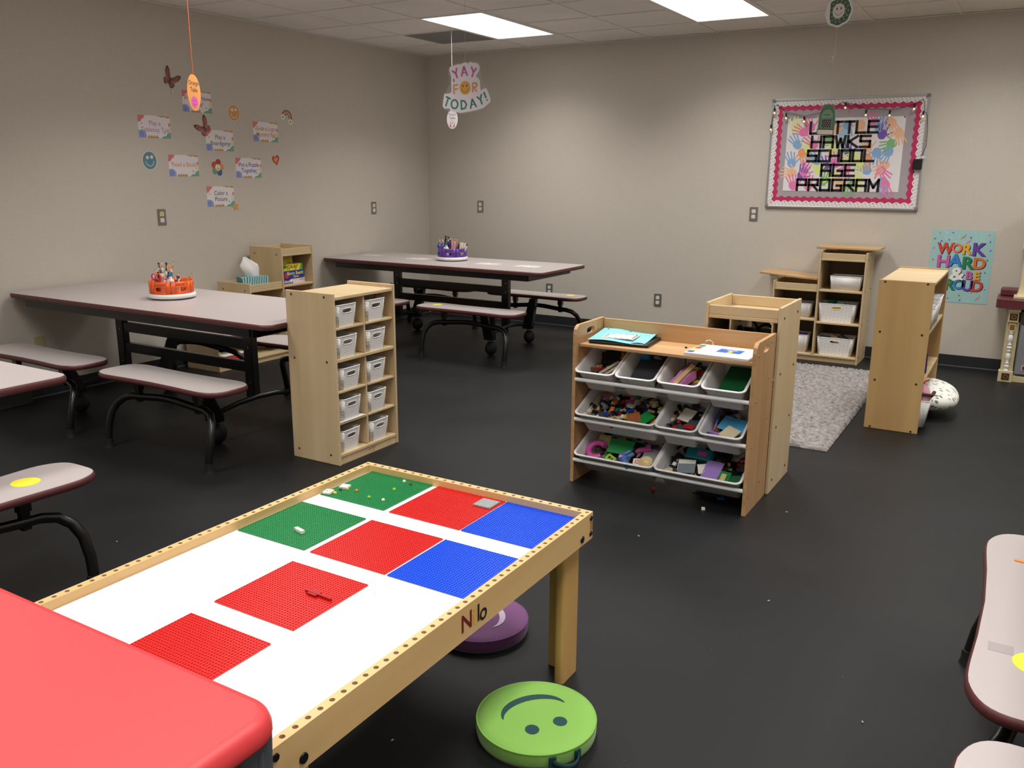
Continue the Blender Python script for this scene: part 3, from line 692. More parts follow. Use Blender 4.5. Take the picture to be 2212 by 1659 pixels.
# ================================================================ BIN RACK
OAK = wood('oak_veneer', S(198, 157, 112), S(166, 126, 84), 'z', 18)
OAKX = wood('oak_veneer_long', S(210, 168, 120), S(180, 138, 92), 'x', 18)
BX0, BX1, BY0, BY1 = 3.975, 4.895, -4.205, -3.872
def bin_rack():
    t = thing('bin_rack', 'oak rack of nine tilted white bins full of toy bricks', 'rack', (BX0, BY0, 0))
    Wd, D, H = BX1-BX0, BY1-BY0, .822
    for x0, x1, s_ in ((0, .018, -1), (Wd-.018, Wd, 1)):
        # side panel with a cut through hand hole and rounded front top corner
        prof = [(D*1.0, 0), (D, H), (.035, H), (.018, H-.008), (.006, H-.02), (0, H-.045), (0, 0)]
        hy, hz = .165, H-.045
        N = 28; out = []; inn = []
        e = lambda c_: math.copysign(abs(c_)**.6, c_)
        for k in range(N):
            a = 2*PI*(k+.5)/N; c_, sn = math.cos(a), math.sin(a)
            tt = min((.08)/max(abs(c_), 1e-6), .040/max(abs(sn), 1e-6)); out.append((hy+c_*tt, hz+sn*tt)); inn.append((hy+.045*e(c_), hz+.017*e(sn)))
        mb = MB()
        for xx in (x0, x1):
            mb.add([(xx, y, z) for y, z in out+inn], [(k, (k+1) % N, N+(k+1) % N, N+k) for k in range(N)], OAK)
            for Y, Z in ((hy-.08, hz-.04), (hy+.08, hz-.04), (hy+.08, hz+.04), (hy-.08, hz+.04)):
                qs = sorted(range(N), key=lambda q: abs(out[q][0]-Y)+abs(out[q][1]-Z))[:2]
                mb.add([(xx,)+out[qs[0]], (xx,)+out[qs[1]], (xx, Y, Z)], [(0, 1, 2)], OAK)
            ya, yb, za, zb_ = hy-.08, hy+.08, hz-.04, hz+.04
            mb.add([(xx, 0, 0), (xx, D, 0), (xx, D, za), (xx, 0, za)], [(0, 1, 2, 3)], OAK)
            mb.add([(xx, yb, za), (xx, D, za), (xx, D, zb_), (xx, yb, zb_)], [(0, 1, 2, 3)], OAK)
            mb.add([(xx, 0, za), (xx, ya, za), (xx, ya, zb_), (xx, .006, H-.02), (xx, 0, H-.045)], [(0, 1, 2, 3, 4)], OAK)
            mb.add([(xx, .006, H-.02), (xx, ya, zb_), (xx, yb, zb_), (xx, D, zb_), (xx, D, H), (xx, .035, H), (xx, .018, H-.008)], [(0, 1, 2, 3, 4, 5, 6)], OAK)
        n_ = len(prof); mb.add([(x0, y, z) for y, z in prof]+[(x1, y, z) for y, z in prof], [(k, (k+1) % n_, n_+(k+1) % n_, n_+k) for k in range(n_)], OAKX)
        mb.add([(x0, y, z) for y, z in inn]+[(x1, y, z) for y, z in inn], [(k, (k+1) % N, N+(k+1) % N, N+k) for k in range(N)], OAKX)
        xs = x0 if s_ < 0 else x1
        for y, z in ((.04, .76), (.26, .79), (.04, .545), (.26, .42), (.02, .09), (.22, .105), (.03, .33), (.25, .62)):
            mb.cyl((xs, y, z), (xs+s_*.002, y, z), .005, .004, STEEL, 8)
        mb.build('side_panel', t)
    panel(t, 'top_shelf', (.0185, Wd-.0185, .028, D-.0155, .713, .729), OAKX)
    panel(t, 'back_rail', (.0185, Wd-.0185, D-.015, D-.001, .70, H-.004), OAKX)
    panel(t, 'back_panel', (.0185, Wd-.0185, D-.006, D-.002, .10, .70), mat('rack_back_cream', S(226, 214, 190), .6), .0005)
    for z in (.548, .340, .122):
        mb = MB(); mb.cyl((.0185, .0, z), (Wd-.0185, .0, z), .0105, .0105, mat('grey_rod', S(226, 227, 226), .3), 14); mb.build('front_rod', t)
        mb = MB(); mb.cyl((.0185, .24, z+.125), (Wd-.0185, .24, z+.125), .0105, .0105, MATS['grey_rod'], 14); mb.build('rear_rod', t)
bin_rack()
BINW = mat('bin_white', S(228, 227, 226), .32)
TILT = math.atan2(.125, .30)
def bin_(label, w):
    t = thing('storage_bin', label, 'bin', group='tilted white bins in the oak rack')
    mb = MB(); d = .325; h = .150
    def ring(f, z, g=0.0): return [(x, y+d/2+g/2, z) for x, y in rrect(w/2-f, d/2-f-g/2, .034-min(f, .02), 6)]
    R = [ring(.036, 0, .036), ring(.030, .004, .034), ring(.012, h-.014, .004), ring(.011, h-.006), ring(-.001, h-.007), ring(-.001, h-.001), ring(.002, h), ring(.009, h), ring(.0125, h-.004), ring(.016, h-.016, .003), ring(.034, .008, .034), ring(.038, .004, .036)]
    mb.loft(R, BINW, True); mb.build('tub', t); return t
def bin_m(xc, z): # bin frame: origin front bottom centre, y back, z up normal to the rim
    return Matrix.Translation((xc, -4.1775, z)) @ Matrix.Rotation(TILT, 4, 'X')
ZR = (.4575, .238, .0225)
SM, LG = .213, .437
bs = bin_('x', SM); bl = bin_('x', LG)
BINS = {}
def place_bin(key, src, used, xc, row, label):
    M = bin_m(xc, ZR[row]); o = src if not used else dup(src, (0, 0, 0)); o.matrix_world = M; o['label'] = label; BINS[key] = M
xs4 = [4.0995+.2183*k for k in range(4)]
place_bin('a', bs, 0, xs4[0], 0, 'white bin at the left end of the top row of the rack')
place_bin('b', bs, 1, xs4[1], 0, 'white bin holding dark grey plates, second in the top row of the rack')
place_bin('c', bs, 1, xs4[2], 0, 'white bin with a pink toy car, third in the top row of the rack')
place_bin('d', bs, 1, xs4[3], 0, 'white bin with dark green baseplates at the right end of the top row')
place_bin('e', bl, 0, 4.2165, 1, 'wide white bin of mixed bricks at the left of the middle row')
place_bin('f', bs, 1, xs4[2], 1, 'small white bin in the centre of the middle row of the rack')
place_bin('g', bs, 1, xs4[3], 1, 'small white bin with a sky blue plate at the right of the middle row')
place_bin('h', bl, 1, 4.2165, 2, 'wide white bin with a blue elephant at the left of the bottom row')
place_bin('i', bl, 1, 4.6535, 2, 'wide white bin with a teal car at the right of the bottom row')
# ---------------------------------------------------------------- toy bricks
BC = {'black': (22, 22, 24), 'dark grey': (74, 78, 82), 'light grey': (150, 154, 156), 'red': (188, 34, 36), 'blue': (24, 82, 178), 'white': (236, 233, 222), 'yellow': (240, 200, 60),
      'tan': (214, 192, 140), 'brown': (112, 62, 36), 'green': (34, 140, 66), 'pink': (216, 110, 170), 'lime': (160, 200, 60), 'orange': (232, 130, 50), 'purple': (92, 60, 150)}
BM = {k: mat('brick_'+k.replace(' ', '_'), S(*v), .28) for k, v in BC.items()}
def brick_mesh(nx, ny, plate, m, slope=False):
    u, h = .0084, (.0034 if plate else .0100)
    mb = MB(); a, b_ = nx*u/2-.0001, ny*u/2-.0001
    if slope: mb.loft([[(-a, -b_, 0), (a, -b_, 0), (a, b_, 0), (-a, b_, 0)], [(-a, -b_*.1, h), (a, -b_*.1, h), (a, b_, h), (-a, b_, h)]], m, False)
    else: mb.box(-a, a, -b_, b_, 0, h, m)
    for i in range(nx):
        for j in range(ny):
            if slope and (j+.5-ny/2) < 0: continue
            x, y = (i+.5-nx/2)*u, (j+.5-ny/2)*u
            mb.loft([[(x+.0026*math.cos(t), y+.0026*math.sin(t), z) for t in [2*PI*k/8 for k in range(8)]] for z in (h-.0004, h+.0019)], m, False, cap0=False)
    return mb
SHP = [('square brick', 2, 2, 0, 0), ('long brick', 4, 2, 0, 0), ('thin plate', 4, 2, 1, 0), ('narrow bar brick', 4, 1, 0, 0), ('wide plate', 4, 4, 1, 0), ('sloped brick', 2, 2, 0, 1), ('bar plate', 6, 2, 1, 0)]
PROTO = {}
rnd = random.Random(21)
def one_brick(si, col, M, label, group):
    k = (si, col)
    if k not in PROTO:
        nm, nx, ny, pl, sl = SHP[si]; mb = brick_mesh(nx, ny, pl, BM[col], sl)
        o = mb.build('toy_brick'); PROTO[k] = o
    else:
        o = PROTO[k].copy(); C.objects.link(o)
    o.matrix_world = M; tag(o, label, 'toy brick', group); return o
def heap(key, w, cols, n, where, y0=.05, y1=.27, zb=.045, skip=()):
    zb += .022
    # below: the uncounted bulk of the heap; on top: single bricks
    M = BINS[key]; mb = MB()
    for q in range(int(n*1.8)):
        si = rnd.randrange(len(SHP)); nm, nx, ny, pl, sl = SHP[si]; col = rnd.choice(cols)
        L = Matrix.Translation((rnd.uniform(-w/2+.045, w/2-.045), rnd.uniform(.085, y1), rnd.uniform(.020, zb))) @ Matrix.Rotation(rnd.uniform(0, 6.28), 4, 'Z') @ Matrix.Rotation(rnd.uniform(-.5, .5), 4, 'X') @ Matrix.Scale(1.15, 4)
        b0 = brick_mesh(nx, ny, pl, BM[col], sl); mb.M = L; 
        for k in range(len(b0.mats)): pass
        mb.add(b0.v, b0.f, BM[col])
    mb.M = Matrix()
    o = mb.build('brick_heap', recalc=False); o.matrix_world = M; o['kind'] = 'stuff'; o['label'] = 'bulk of small mixed bricks lying deep in '+where; o['category'] = 'toy bricks'
    for q in range(n):
        si = rnd.choices(range(len(SHP)), (3, 3, 3, 2, 2, 2, 2))[0]; col = rnd.choice(cols)
        for _ in range(30):
            x, y = rnd.uniform(-w/2+.034, w/2-.034), rnd.uniform(.045, y1+.01)
            if not any(a <= x <= b_ and c_ <= y <= d_ for a, b_, c_, d_ in skip): break
        z = zb+rnd.uniform(-.004, .014)+.012*math.sin(x*40)*math.cos(y*30)
        L = Matrix.Translation((x, y, z)) @ Matrix.Rotation(rnd.uniform(0, 6.28), 4, 'Z') @ Matrix.Rotation(rnd.uniform(-.5, .5), 4, 'X') @ Matrix.Rotation(rnd.uniform(-.4, .4), 4, 'Y') @ Matrix.Scale(1.2, 4)
        one_brick(si, col, M @ L, 'small %s %s on the heap in %s' % (col, SHP[si][0], where), 'loose bricks in '+where)
MIX = ['black']*6+['dark grey']*5+['light grey']*2+['red', 'blue', 'white', 'yellow', 'tan', 'tan', 'brown', 'green', 'pink', 'white', 'orange']
heap('a', SM, ['black', 'black', 'dark grey', 'tan', 'white', 'yellow', 'red', 'lime', 'light grey'], 22, 'the left end top row bin')
heap('c', SM, ['black', 'black', 'dark grey', 'yellow', 'red', 'pink', 'light grey', 'blue'], 22, 'the third top row bin', skip=((-.05, .045, .05, .17),))
heap('e', LG, MIX, 78, 'the wide middle row bin', zb=.06, skip=((.03, .16, .07, .2),))
heap('f', SM, ['black']*4+['dark grey']*4+['light grey', 'white', 'tan', 'red', 'blue', 'yellow', 'brown', 'purple'], 34, 'the centre middle row bin', zb=.055)
heap('g', SM, ['black', 'black', 'black', 'black', 'dark grey', 'brown', 'tan', 'blue', 'purple', 'white', 'orange', 'dark grey'], 28, 'the right middle row bin', zb=.05, skip=((-.06, .07, .09, .19),))
heap('h', LG, MIX+['purple', 'lime', 'black', 'black'], 52, 'the bottom row left bin', zb=.05, skip=((-.09, .05, .1, .2), (-.02, .07, .03, .1), (.1, .19, .03, .11)))
heap('i', LG, ['black']*7+['dark grey']*4+['light grey', 'tan', 'white', 'brown', 'blue', 'red', 'yellow'], 60, 'the bottom row right bin', zb=.05, skip=((-.12, .05, .17, .27), (.01, .1, .03, .18), (.1, .16, .03, .12)))
# single larger items
def studs_plate(nx, ny, m, h=.0034, u=.0084):
    mb = MB(); a, b_ = nx*u/2, ny*u/2; mb.box(-a, a, -b_, b_, 0, h, m)
    for i in range(nx):
        for j in range(ny):
            x, y = (i+.5-nx/2)*u, (j+.5-ny/2)*u
            mb.loft([[(x+.0026*math.cos(t), y+.0026*math.sin(t), z) for t in [2*PI*k/8 for k in range(8)]] for z in (h, h+.0018)], m, False, cap0=False)
    return mb
def inbin(key, o, x, y, z, rz=0, rx=0, ry=0):
    o.matrix_world = BINS[key] @ Matrix.Translation((x, max(y, .075) if z < .1 else y, z+.022)) @ Matrix.Rotation(rz, 4, 'Z') @ Matrix.Rotation(rx, 4, 'X') @ Matrix.Rotation(ry, 4, 'Y'); return o
def plate(key, lab, nx, ny, m, x, y, z, rz=0, rx=0, ry=0, nm='brick_plate'):
    return tag(inbin(key, studs_plate(nx, ny, m).build(nm), x, y, z, rz, rx, ry), lab, 'toy plate')
GRN = BM['green']; DGRN = mat('brick_forest', S(20, 92, 52), .35)
for k in range(6): plate('d', 'lower dark green baseplate in the right top row bin' if k < 5 else 'topmost dark green baseplate in the right top row bin', 15, 26, DGRN, .02, .165, .045+.0058*k, 0, 0, .02, 'baseplate')['group'] = 'dark green baseplates'
plate('e', 'green plate leaning on a brown one in the wide middle row bin', 8, 12, GRN, .12, .10, .078, -.5, .1)
plate('e', 'reddish brown plate beside the green one in the wide middle row bin', 8, 8, mat('brick_rust', S(160, 96, 58), .4), .07, .095, .082, .5, .12)
plate('e', 'tan strip plate standing along the left wall of the wide middle row bin', 3, 20, BM['tan'], -.178, .15, .075, 0, 0, 1.2)
plate('f', 'dark grey slab plate in the centre middle row bin', 6, 12, BM['dark grey'], .045, .095, .078, -.12, .08)
plate('f', 'red plate lying across the dark grey slab in the centre middle row bin', 6, 3, BM['red'], .043, .085, .086, -.12, .08)
plate('f', 'white ribbed plate toward the back of the centre middle row bin', 8, 10, BM['white'], .0, .18, .08, -.25, .15)
plate('g', 'sky blue studded plate in the right middle row bin', 16, 11, mat('brick_sky', S(82, 168, 214), .35), .025, .15, .085, -.22, .12)
plate('g', 'cream studded plate in front of the sky blue one', 9, 9, mat('brick_cream', S(228, 216, 184), .4), .025, .085, .088, -.45, .1)
plate('g', 'lavender plate standing at the left of the right middle row bin', 6, 8, mat('brick_lavender', S(166, 136, 206), .4), -.062, .13, .07, .1, 0, -1.2)
plate('g', 'deep blue panel standing at the back left of the right middle row bin', 8, 10, BM['blue'], -.07, .2, .08, .1, 0, -1.2)
plate('g', 'lavender bar plate lying at the front left of the right middle row bin', 8, 4, MATS['brick_lavender'], -.045, .07, .075, -.1)
plate('h', 'bright green studded plate in the bottom row left bin', 16, 10, mat('brick_bright_green', S(48, 160, 84), .35), -.02, .165, .085, 0, .35)
plate('h', 'tan square plate at the back left of the bottom row left bin', 8, 7, BM['tan'], -.125, .195, .085, .05, .5)
plate('h', 'light grey wall panel at the right of the bottom row left bin', 10, 12, BM['light grey'], .155, .13, .08, -.1, .3)
plate('i', 'lavender long plate in the bottom row right bin', 10, 18, MATS['brick_lavender'], .045, .09, .082, -.08, .22)
plate('i', 'green plate with a tan tile in the bottom row right bin', 7, 10, GRN, .11, .075, .078, -.06, .2)
plate('i', 'small tan tile on the green plate in the bottom row right bin', 3, 5, BM['tan'], .11, .077, .084, -.06, .2)
plate('i', 'white wing plate at the left of the bottom row right bin', 10, 8, BM['white'], -.085, .115, .086, .15, .2)
plate('i', 'grey wing plate lying over the white one in the bottom row right bin', 10, 7, mat('brick_blue_grey', S(124, 136, 144), .4), -.075, .085, .092, .2, .15)
plate('i', 'white pointed plate in the middle of the bottom row right bin', 6, 7, BM['white'], -.0, .11, .085, .4, .2)
plate('i', 'forest green plate at the right end of the bottom row right bin', 8, 8, DGRN, .17, .075, .07, .3, .3)
# dark grey plates, tyre and blue corner in bin b
SLATE = mat('slate_plastic', S(52, 55, 60), .5)
mb = MB(); mb.box(-.07, .07, -.10, .10, 0, .012, SLATE); tag(inbin('b', mb.build('slate_cover', bev=.002), .012, .145, .066, 0, .12), 'wide dark slate panel lying in the second top row bin', 'toy panel')
mb = MB(); mb.box(-.012, .012, -.10, .10, 0, .03, mat('slate_dark', S(38, 40, 44), .5)); tag(inbin('b', mb.build('toy_ridge', bev=.002), .075, .15, .07, 0, .14, .3), 'narrow dark ridge piece along the right of the second top row bin', 'toy panel')
mb = MB(); mb.tube([(.032*math.cos(a), 0, .032*math.sin(a)) for a in [2*PI*k/28 for k in range(28)]], .008, RUBBER, 8, closed=True); tag(inbin('b', mb.build('rubber_ring'), .035, .235, .098, 0, .25), 'black rubber toy ring behind the dark slab in the second top row bin', 'toy ring')
mb = MB(); mb.prism([(0, 0), (.05, 0), (.04, .04)], 0, .02, mat('brick_azure', S(40, 130, 180), .4)); tag(inbin('b', mb.build('blue_wedge'), -.055, .225, .09, 0, .6), 'azure wedge piece at the back of the second top row bin', 'toy brick')
# pink car in bin c
t = thing('toy_car', 'pink toy car body with a tan board on it in the third top row bin', 'toy car')
PK = mat('brick_rose', S(214, 130, 186), .35)
mb = MB(); mb.loft([[(-.03, y, .0), (.03, y, .0), (.03, y, z), (-.03, y, z)] for y, z in ((-.06, .012), (-.055, .03), (-.02, .036), (.02, .05), (.06, .044))], PK, False)
for i in range(6): mb.box(-.031, .031, -.058+.006*i, -.054+.006*i, .0, .031, PK)
mb.build('car_body', t, bev=.003)
mb = MB(); mb.M = Matrix.Translation((.012, 0, .05)) @ Matrix.Rotation(.25, 4, 'X'); mb.box(-.012, .012, -.06, .07, 0, .005, BM['tan']); mb.build('tan_board', t)
inbin('c', t, -.01, .115, .062, -.5, .1)
mb = MB(); mb.box(-.005, .005, -.08, .08, 0, .009, BM['black']); tag(inbin('c', mb.build('black_rod'), -.035, .225, .10, .1, 1.05), 'long black rod brick standing up in the third top row bin', 'toy brick')
# long white bars, bin a
for k, (x, y, rz) in enumerate(((.03, .13, -.75), (.04, .115, -.7))):
    plate('a', ('upper' if k == 0 else 'lower')+' long cream bar plate crossing the left end top row bin', 2, 14, mat('brick_bone', S(196, 182, 160), .5), x, y, .082-.012*k, rz, .25)['group'] = 'cream bars'
mb = MB(); mb.box(-.05, .05, -.03, .03, 0, .035, BM['black']); mb.box(-.03, .05, -.01, .03, .035, .05, BM['black']); tag(inbin('a', mb.build('black_block'), .01, .215, .07, .3, .4), 'chunky black block at the back of the left end top row bin', 'toy brick')
mb = MB(); mb.box(-.012, .012, -.03, .03, 0, .02, mat('brick_amber', S(178, 128, 60), .4)); tag(inbin('a', mb.build('amber_block'), .055, .235, .09, .5, .4), 'amber brown block at the back right of the left end top row bin', 'toy brick')
# elephant in bin h
EL = mat('elephant_blue', S(86, 122, 190), .4)
t = thing('toy_elephant', 'small blue toy elephant lying on its side in the bottom row left bin', 'toy animal')
mb = MB(); mb.ball((0, 0, .02), .026, EL, 14, 1.25, .85, .9); mb.ball((.036, -.012, .02), .019, EL, 12, 1.1, 1, 1)
mb.tube([(.05, -.018, .018), (.06, -.03, .016), (.07, -.032, .018), (.076, -.024, .022)], [.009, .007, .006, .005], EL, 8)
for x, y in ((-.02, .028), (.008, .03)):
    mb.tube([(x, .012, .02), (x+.014, .034, .026), (x+.02, .05, .03)], [.010, .009, .0095], EL, 10)
mb.build('body', t)
mb = MB(); mb.disc(0, 0, .009, flat('el_pink', 226, 160, 190), 0); o = mb.build('cheek_patch', t); o.location = (.002, -.012, .0438)
mb = MB(); mb.ball((.028, .004, .036), .014, EL, 10, .4, 1, .8); mb.build('ear', t)
inbin('h', t, .035, .062, .078, -.55, .15)
mb = MB(); mb.lathe([(.002, .0), (.026, .006), (.036, .02), (.035, .03), (.028, .016), (.004, .008)], BM['tan'], 20, caps=True); tag(inbin('h', mb.build('tan_bowl_piece'), .155, .06, .075, 0, .1), 'tan bowl shaped piece at the front right of the bottom row left bin', 'toy piece')
mb = MB(); mb.tube([(.045*math.cos(a), .045*math.sin(a), .01) for a in [PI*.25+PI*1.5*k/20 for k in range(21)]], .016, mat('brick_magenta', S(206, 84, 160), .35), 10); tag(inbin('h', mb.build('pink_ring_piece'), -.135, .12, .07, 0, .3), 'magenta curved ring piece at the left of the bottom row left bin', 'toy piece')
t = mb = MB(); mb.box(-.03, .03, -.018, .018, 0, .008, BM['lime']); mb.disc(-.008, 0, .008, RUBBER, .0085, n=10); mb.disc(.012, 0, .006, RUBBER, .0085, n=10); tag(inbin('h', mb.build('lime_piece'), -.04, .05, .072, -.5, .2), 'lime green frame piece at the front of the bottom row left bin', 'toy piece')
mb = MB(); mb.loft([[(-.05+.02*i, -.012*f, 0), (-.05+.02*i, .012*f, 0), (-.05+.02*i, .012*f, .02*f), (-.05+.02*i, -.012*f, .02*f)] for i, f in enumerate((.4, 1, .8, 1.3, 1.6))], MATS['brick_magenta'], False); tag(inbin('h', mb.build('pink_speedboat', bev=.002), .115, .165, .085, .45, .2), 'magenta boat shaped piece toward the back right of the bottom row left bin', 'toy piece')
mb = MB(); mb.prism(rrect(.02, .02, .006), 0, .006, BM['white']); mb.M = Matrix.Translation((0, 0, .0065)); 
for a in range(5): mb.disc(.009*math.cos(a*1.25), .009*math.sin(a*1.25), .004, flat('paw_red', 214, 60, 60), .0002)
tag(inbin('h', mb.build('paw_tile'), .105, .055, .082, .2, .3), 'white tile with a red paw print beside the tan bowl piece', 'toy tile')
# teal car in bin i
t = thing('toy_pickup', 'teal toy car with black wheels in the bottom row right bin', 'toy car')
TE = mat('brick_teal', S(16, 122, 132), .35)
mb = MB(); mb.loft([[(x, -.03, .012), (x, .03, .012), (x, .03*.95, z), (x, -.03*.95, z)] for x, z in ((-.068, .034), (-.06, .05), (-.02, .052), (.03, .056), (.064, .05), (.07, .03))], TE, False); mb.build('car_body', t, bev=.005)
mb = MB(); mb.box(.0, .045, -.012, .012, .054, .058, flat('rose_mark', 186, 70, 150)); mb.build('pink_patch', t)
for x in (-.04, .042):
    for s_ in (-1, 1):
        mb = MB(); mb.cyl((x, s_*.024, .012), (x, s_*.037, .012), .019, .019, RUBBER, 18); mb.cyl((x, s_*.037, .012), (x, s_*.0385, .012), .009, .008, BM['white'], 14); mb.build('wheel', t)
inbin('i', t, -.045, .205, .07, -.05, .45)
mb = MB(); mb.box(-.05, .05, -.02, .02, 0, .014, mat('gloss_black', S(10, 10, 12), .08)); tag(inbin('i', mb.build('black_glossy_piece', bev=.003), .06, .225, .085, -.1, .3), 'glossy black piece right of the teal car', 'toy piece')
# folders on the rack
AQ = mat('aqua_vinyl', S(142, 214, 222), .35)
def dashes(mb, x0, x1, y, h, m, w, seed):        # print too small to read in the photo
    r_ = random.Random(seed); x = x0
    while x < x1:
        n_ = r_.randint(3, 8)
        for q in range(n_):
            mb.stroke([(x, y-h*.4), (x+h*.12, y+h*.4)] if r_.random() < .5 else [(x, y), (x+h*.4, y+h*r_.uniform(-.3, .3))], h*.16, m, w, False); x += h*.55
            if x > x1: break
        x += h*.6
t = thing('binder_pouch', 'light blue binder pouch with a rainbow bordered label on the bin rack', 'binder', (4.165, -4.01, .7292), .10)
mb = MB(); mb.box(-.145, .165, -.125, .115, 0, .016, mat('black_vinyl', S(18, 18, 20), .4)); mb.build('black_pouch', t, bev=.006)
def sheet(mb, x0, x1, y0, y1, z, wav, m, n=14):
    vs = []; 
    for j in range(2*n):
        top = j >= n
    A = [(x0+(x1-x0)*i/n, y0+(y1-y0)*j/n) for j in range(n+1) for i in range(n+1)]
    Z = lambda x, y: z+wav*(math.sin((x-x0)*18)*.5+((y-y0)/(y1-y0))**2*1.2+abs((x-x0)/(x1-x0)-.5)*1.4*((y-y0)/(y1-y0)))
    N = len(A)
    mb.add([(x, y, Z(x, y)) for x, y in A]+[(x, y, Z(x, y)+.0015) for x, y in A], [f for j in range(n) for i in range(n) for f in ((j*(n+1)+i, j*(n+1)+i+1, (j+1)*(n+1)+i+1, (j+1)*(n+1)+i), (N+j*(n+1)+i, N+j*(n+1)+i+1, N+(j+1)*(n+1)+i+1, N+(j+1)*(n+1)+i))], m, True)
    return Z
mb = MB(); Zf = sheet(mb, -.15, .14, -.13, .13, .018, .010, AQ)
for x in (-.12, 0, .115): 
    mb.M = Matrix.Translation((x, .112, Zf(x, .112)+.0022)); mb.disc(0, 0, .006, RUBBER, 0); mb.M = Matrix()
mb.build('blue_cover', t, recalc=False)
RB = [flat('rb%d' % i, *c) for i, c in enumerate(((214, 48, 44), (240, 150, 40), (246, 214, 60), (60, 150, 70), (40, 80, 180), (120, 60, 150)))]
mb = MB(); L = []
mb.M = Matrix.Translation((-.01, -.015, .0278)) @ Matrix.Rotation(.03, 4, 'X')
mb.box(-.082, .082, -.062, .062, 0, .0008, PAPER); k = 0
for i in range(14):
    for yy in (-.053, .053): mb.box(-.073+i*.0105, -.064+i*.0105, yy-.005, yy+.005, .0008, .0012, RB[k % 6]); k += 1
for i in range(9):
    for xx in (-.071, .071): mb.box(xx-.005, xx+.005, -.043+i*.0105, -.034+i*.0105, .0008, .0012, RB[(k*5) % 6]); k += 1
dashes(mb, -.05, .05, .026, .010, flat('ink_red', 190, 40, 50), .0014, 1); dashes(mb, -.045, .05, .008, .009, flat('ink_dark', 50, 50, 60), .0014, 2); dashes(mb, -.05, .04, -.011, .009, flat('ink_dark', 50, 50, 60), .0014, 3); dashes(mb, -.05, .05, -.030, .009, flat('ink_dark', 50, 50, 60), .0014, 4)
mb.build('label', t)
t = thing('ring_book', 'white ring bound instruction book lying on the right of the bin rack', 'book', (4.70, -4.055, .7292), -.02)
mb = MB(); mb.box(-.155, .155, -.118, .125, 0, .014, PAPER); mb.build('pages', t, bev=.003)
mb = MB(); mb.M = Matrix.Translation((0, 0, .0142)); BLK = flat('ink_dark', 50, 50, 60)
for k, c in enumerate((4, 2, 0, 3)): mb.box(-.148, -.118, -.105+.052*k, -.062+.052*k, 0, .0004, RB[c])
mb.stroke([(-.105, -.11), (-.105, .115)], .0015, BLK, .0005)
dashes(mb, -.07, .06, .085, .010, BLK, .0006, 5); dashes(mb, .09, .14, .06, .008, BLK, .0006, 6)
mb.box(-.03, .085, -.03, .055, 0, .0005, flat('cover_blue', 60, 110, 200)); mb.disc(.03, .035, .028, flat('cover_sky', 170, 205, 240), .0007, .012); mb.box(.022, .042, -.026, .02, .0005, .0009, RB[2]); mb.disc(.03, .032, .012, RB[0], .001, .006)
dashes(mb, -.095, .135, -.06, .008, BLK, .0006, 7)
mb.build('printed_cover', t)
mb = MB(); mb.tube([(.022*math.cos(a), 0, .022*math.sin(a)) for a in [2*PI*k/22 for k in range(22)]], .0022, mat('chrome', S(210, 210, 212), .12, 1.0), 8, closed=True); o = mb.build('binder_ring', t); o.location = (-.115, .112, .018); o.rotation_euler = (.3, 0, .5)
# small pieces on the floor below
for lab, x, y, c, si in (('tiny red brick on the floor below the bin rack', 4.395, -4.10, 'red', 0), ('white crumb sized brick on the floor in front of the bin rack', 4.70, -4.225, 'white', 0), ('dark blue brick on the floor under the right bins', 4.73, -4.05, 'blue', 3)):
    one_brick(si, c, Matrix.Translation((x, y, .0002)) @ Matrix.Rotation(.4, 4, 'Z'), lab, 'stray floor bricks')
mb = studs_plate(2, 20, BM['dark grey']); o = mb.build('brick_strip'); put(o, (4.665, -4.02, .0002), 1.62); tag(o, 'long grey strip plate on the floor under the right bins', 'toy plate')
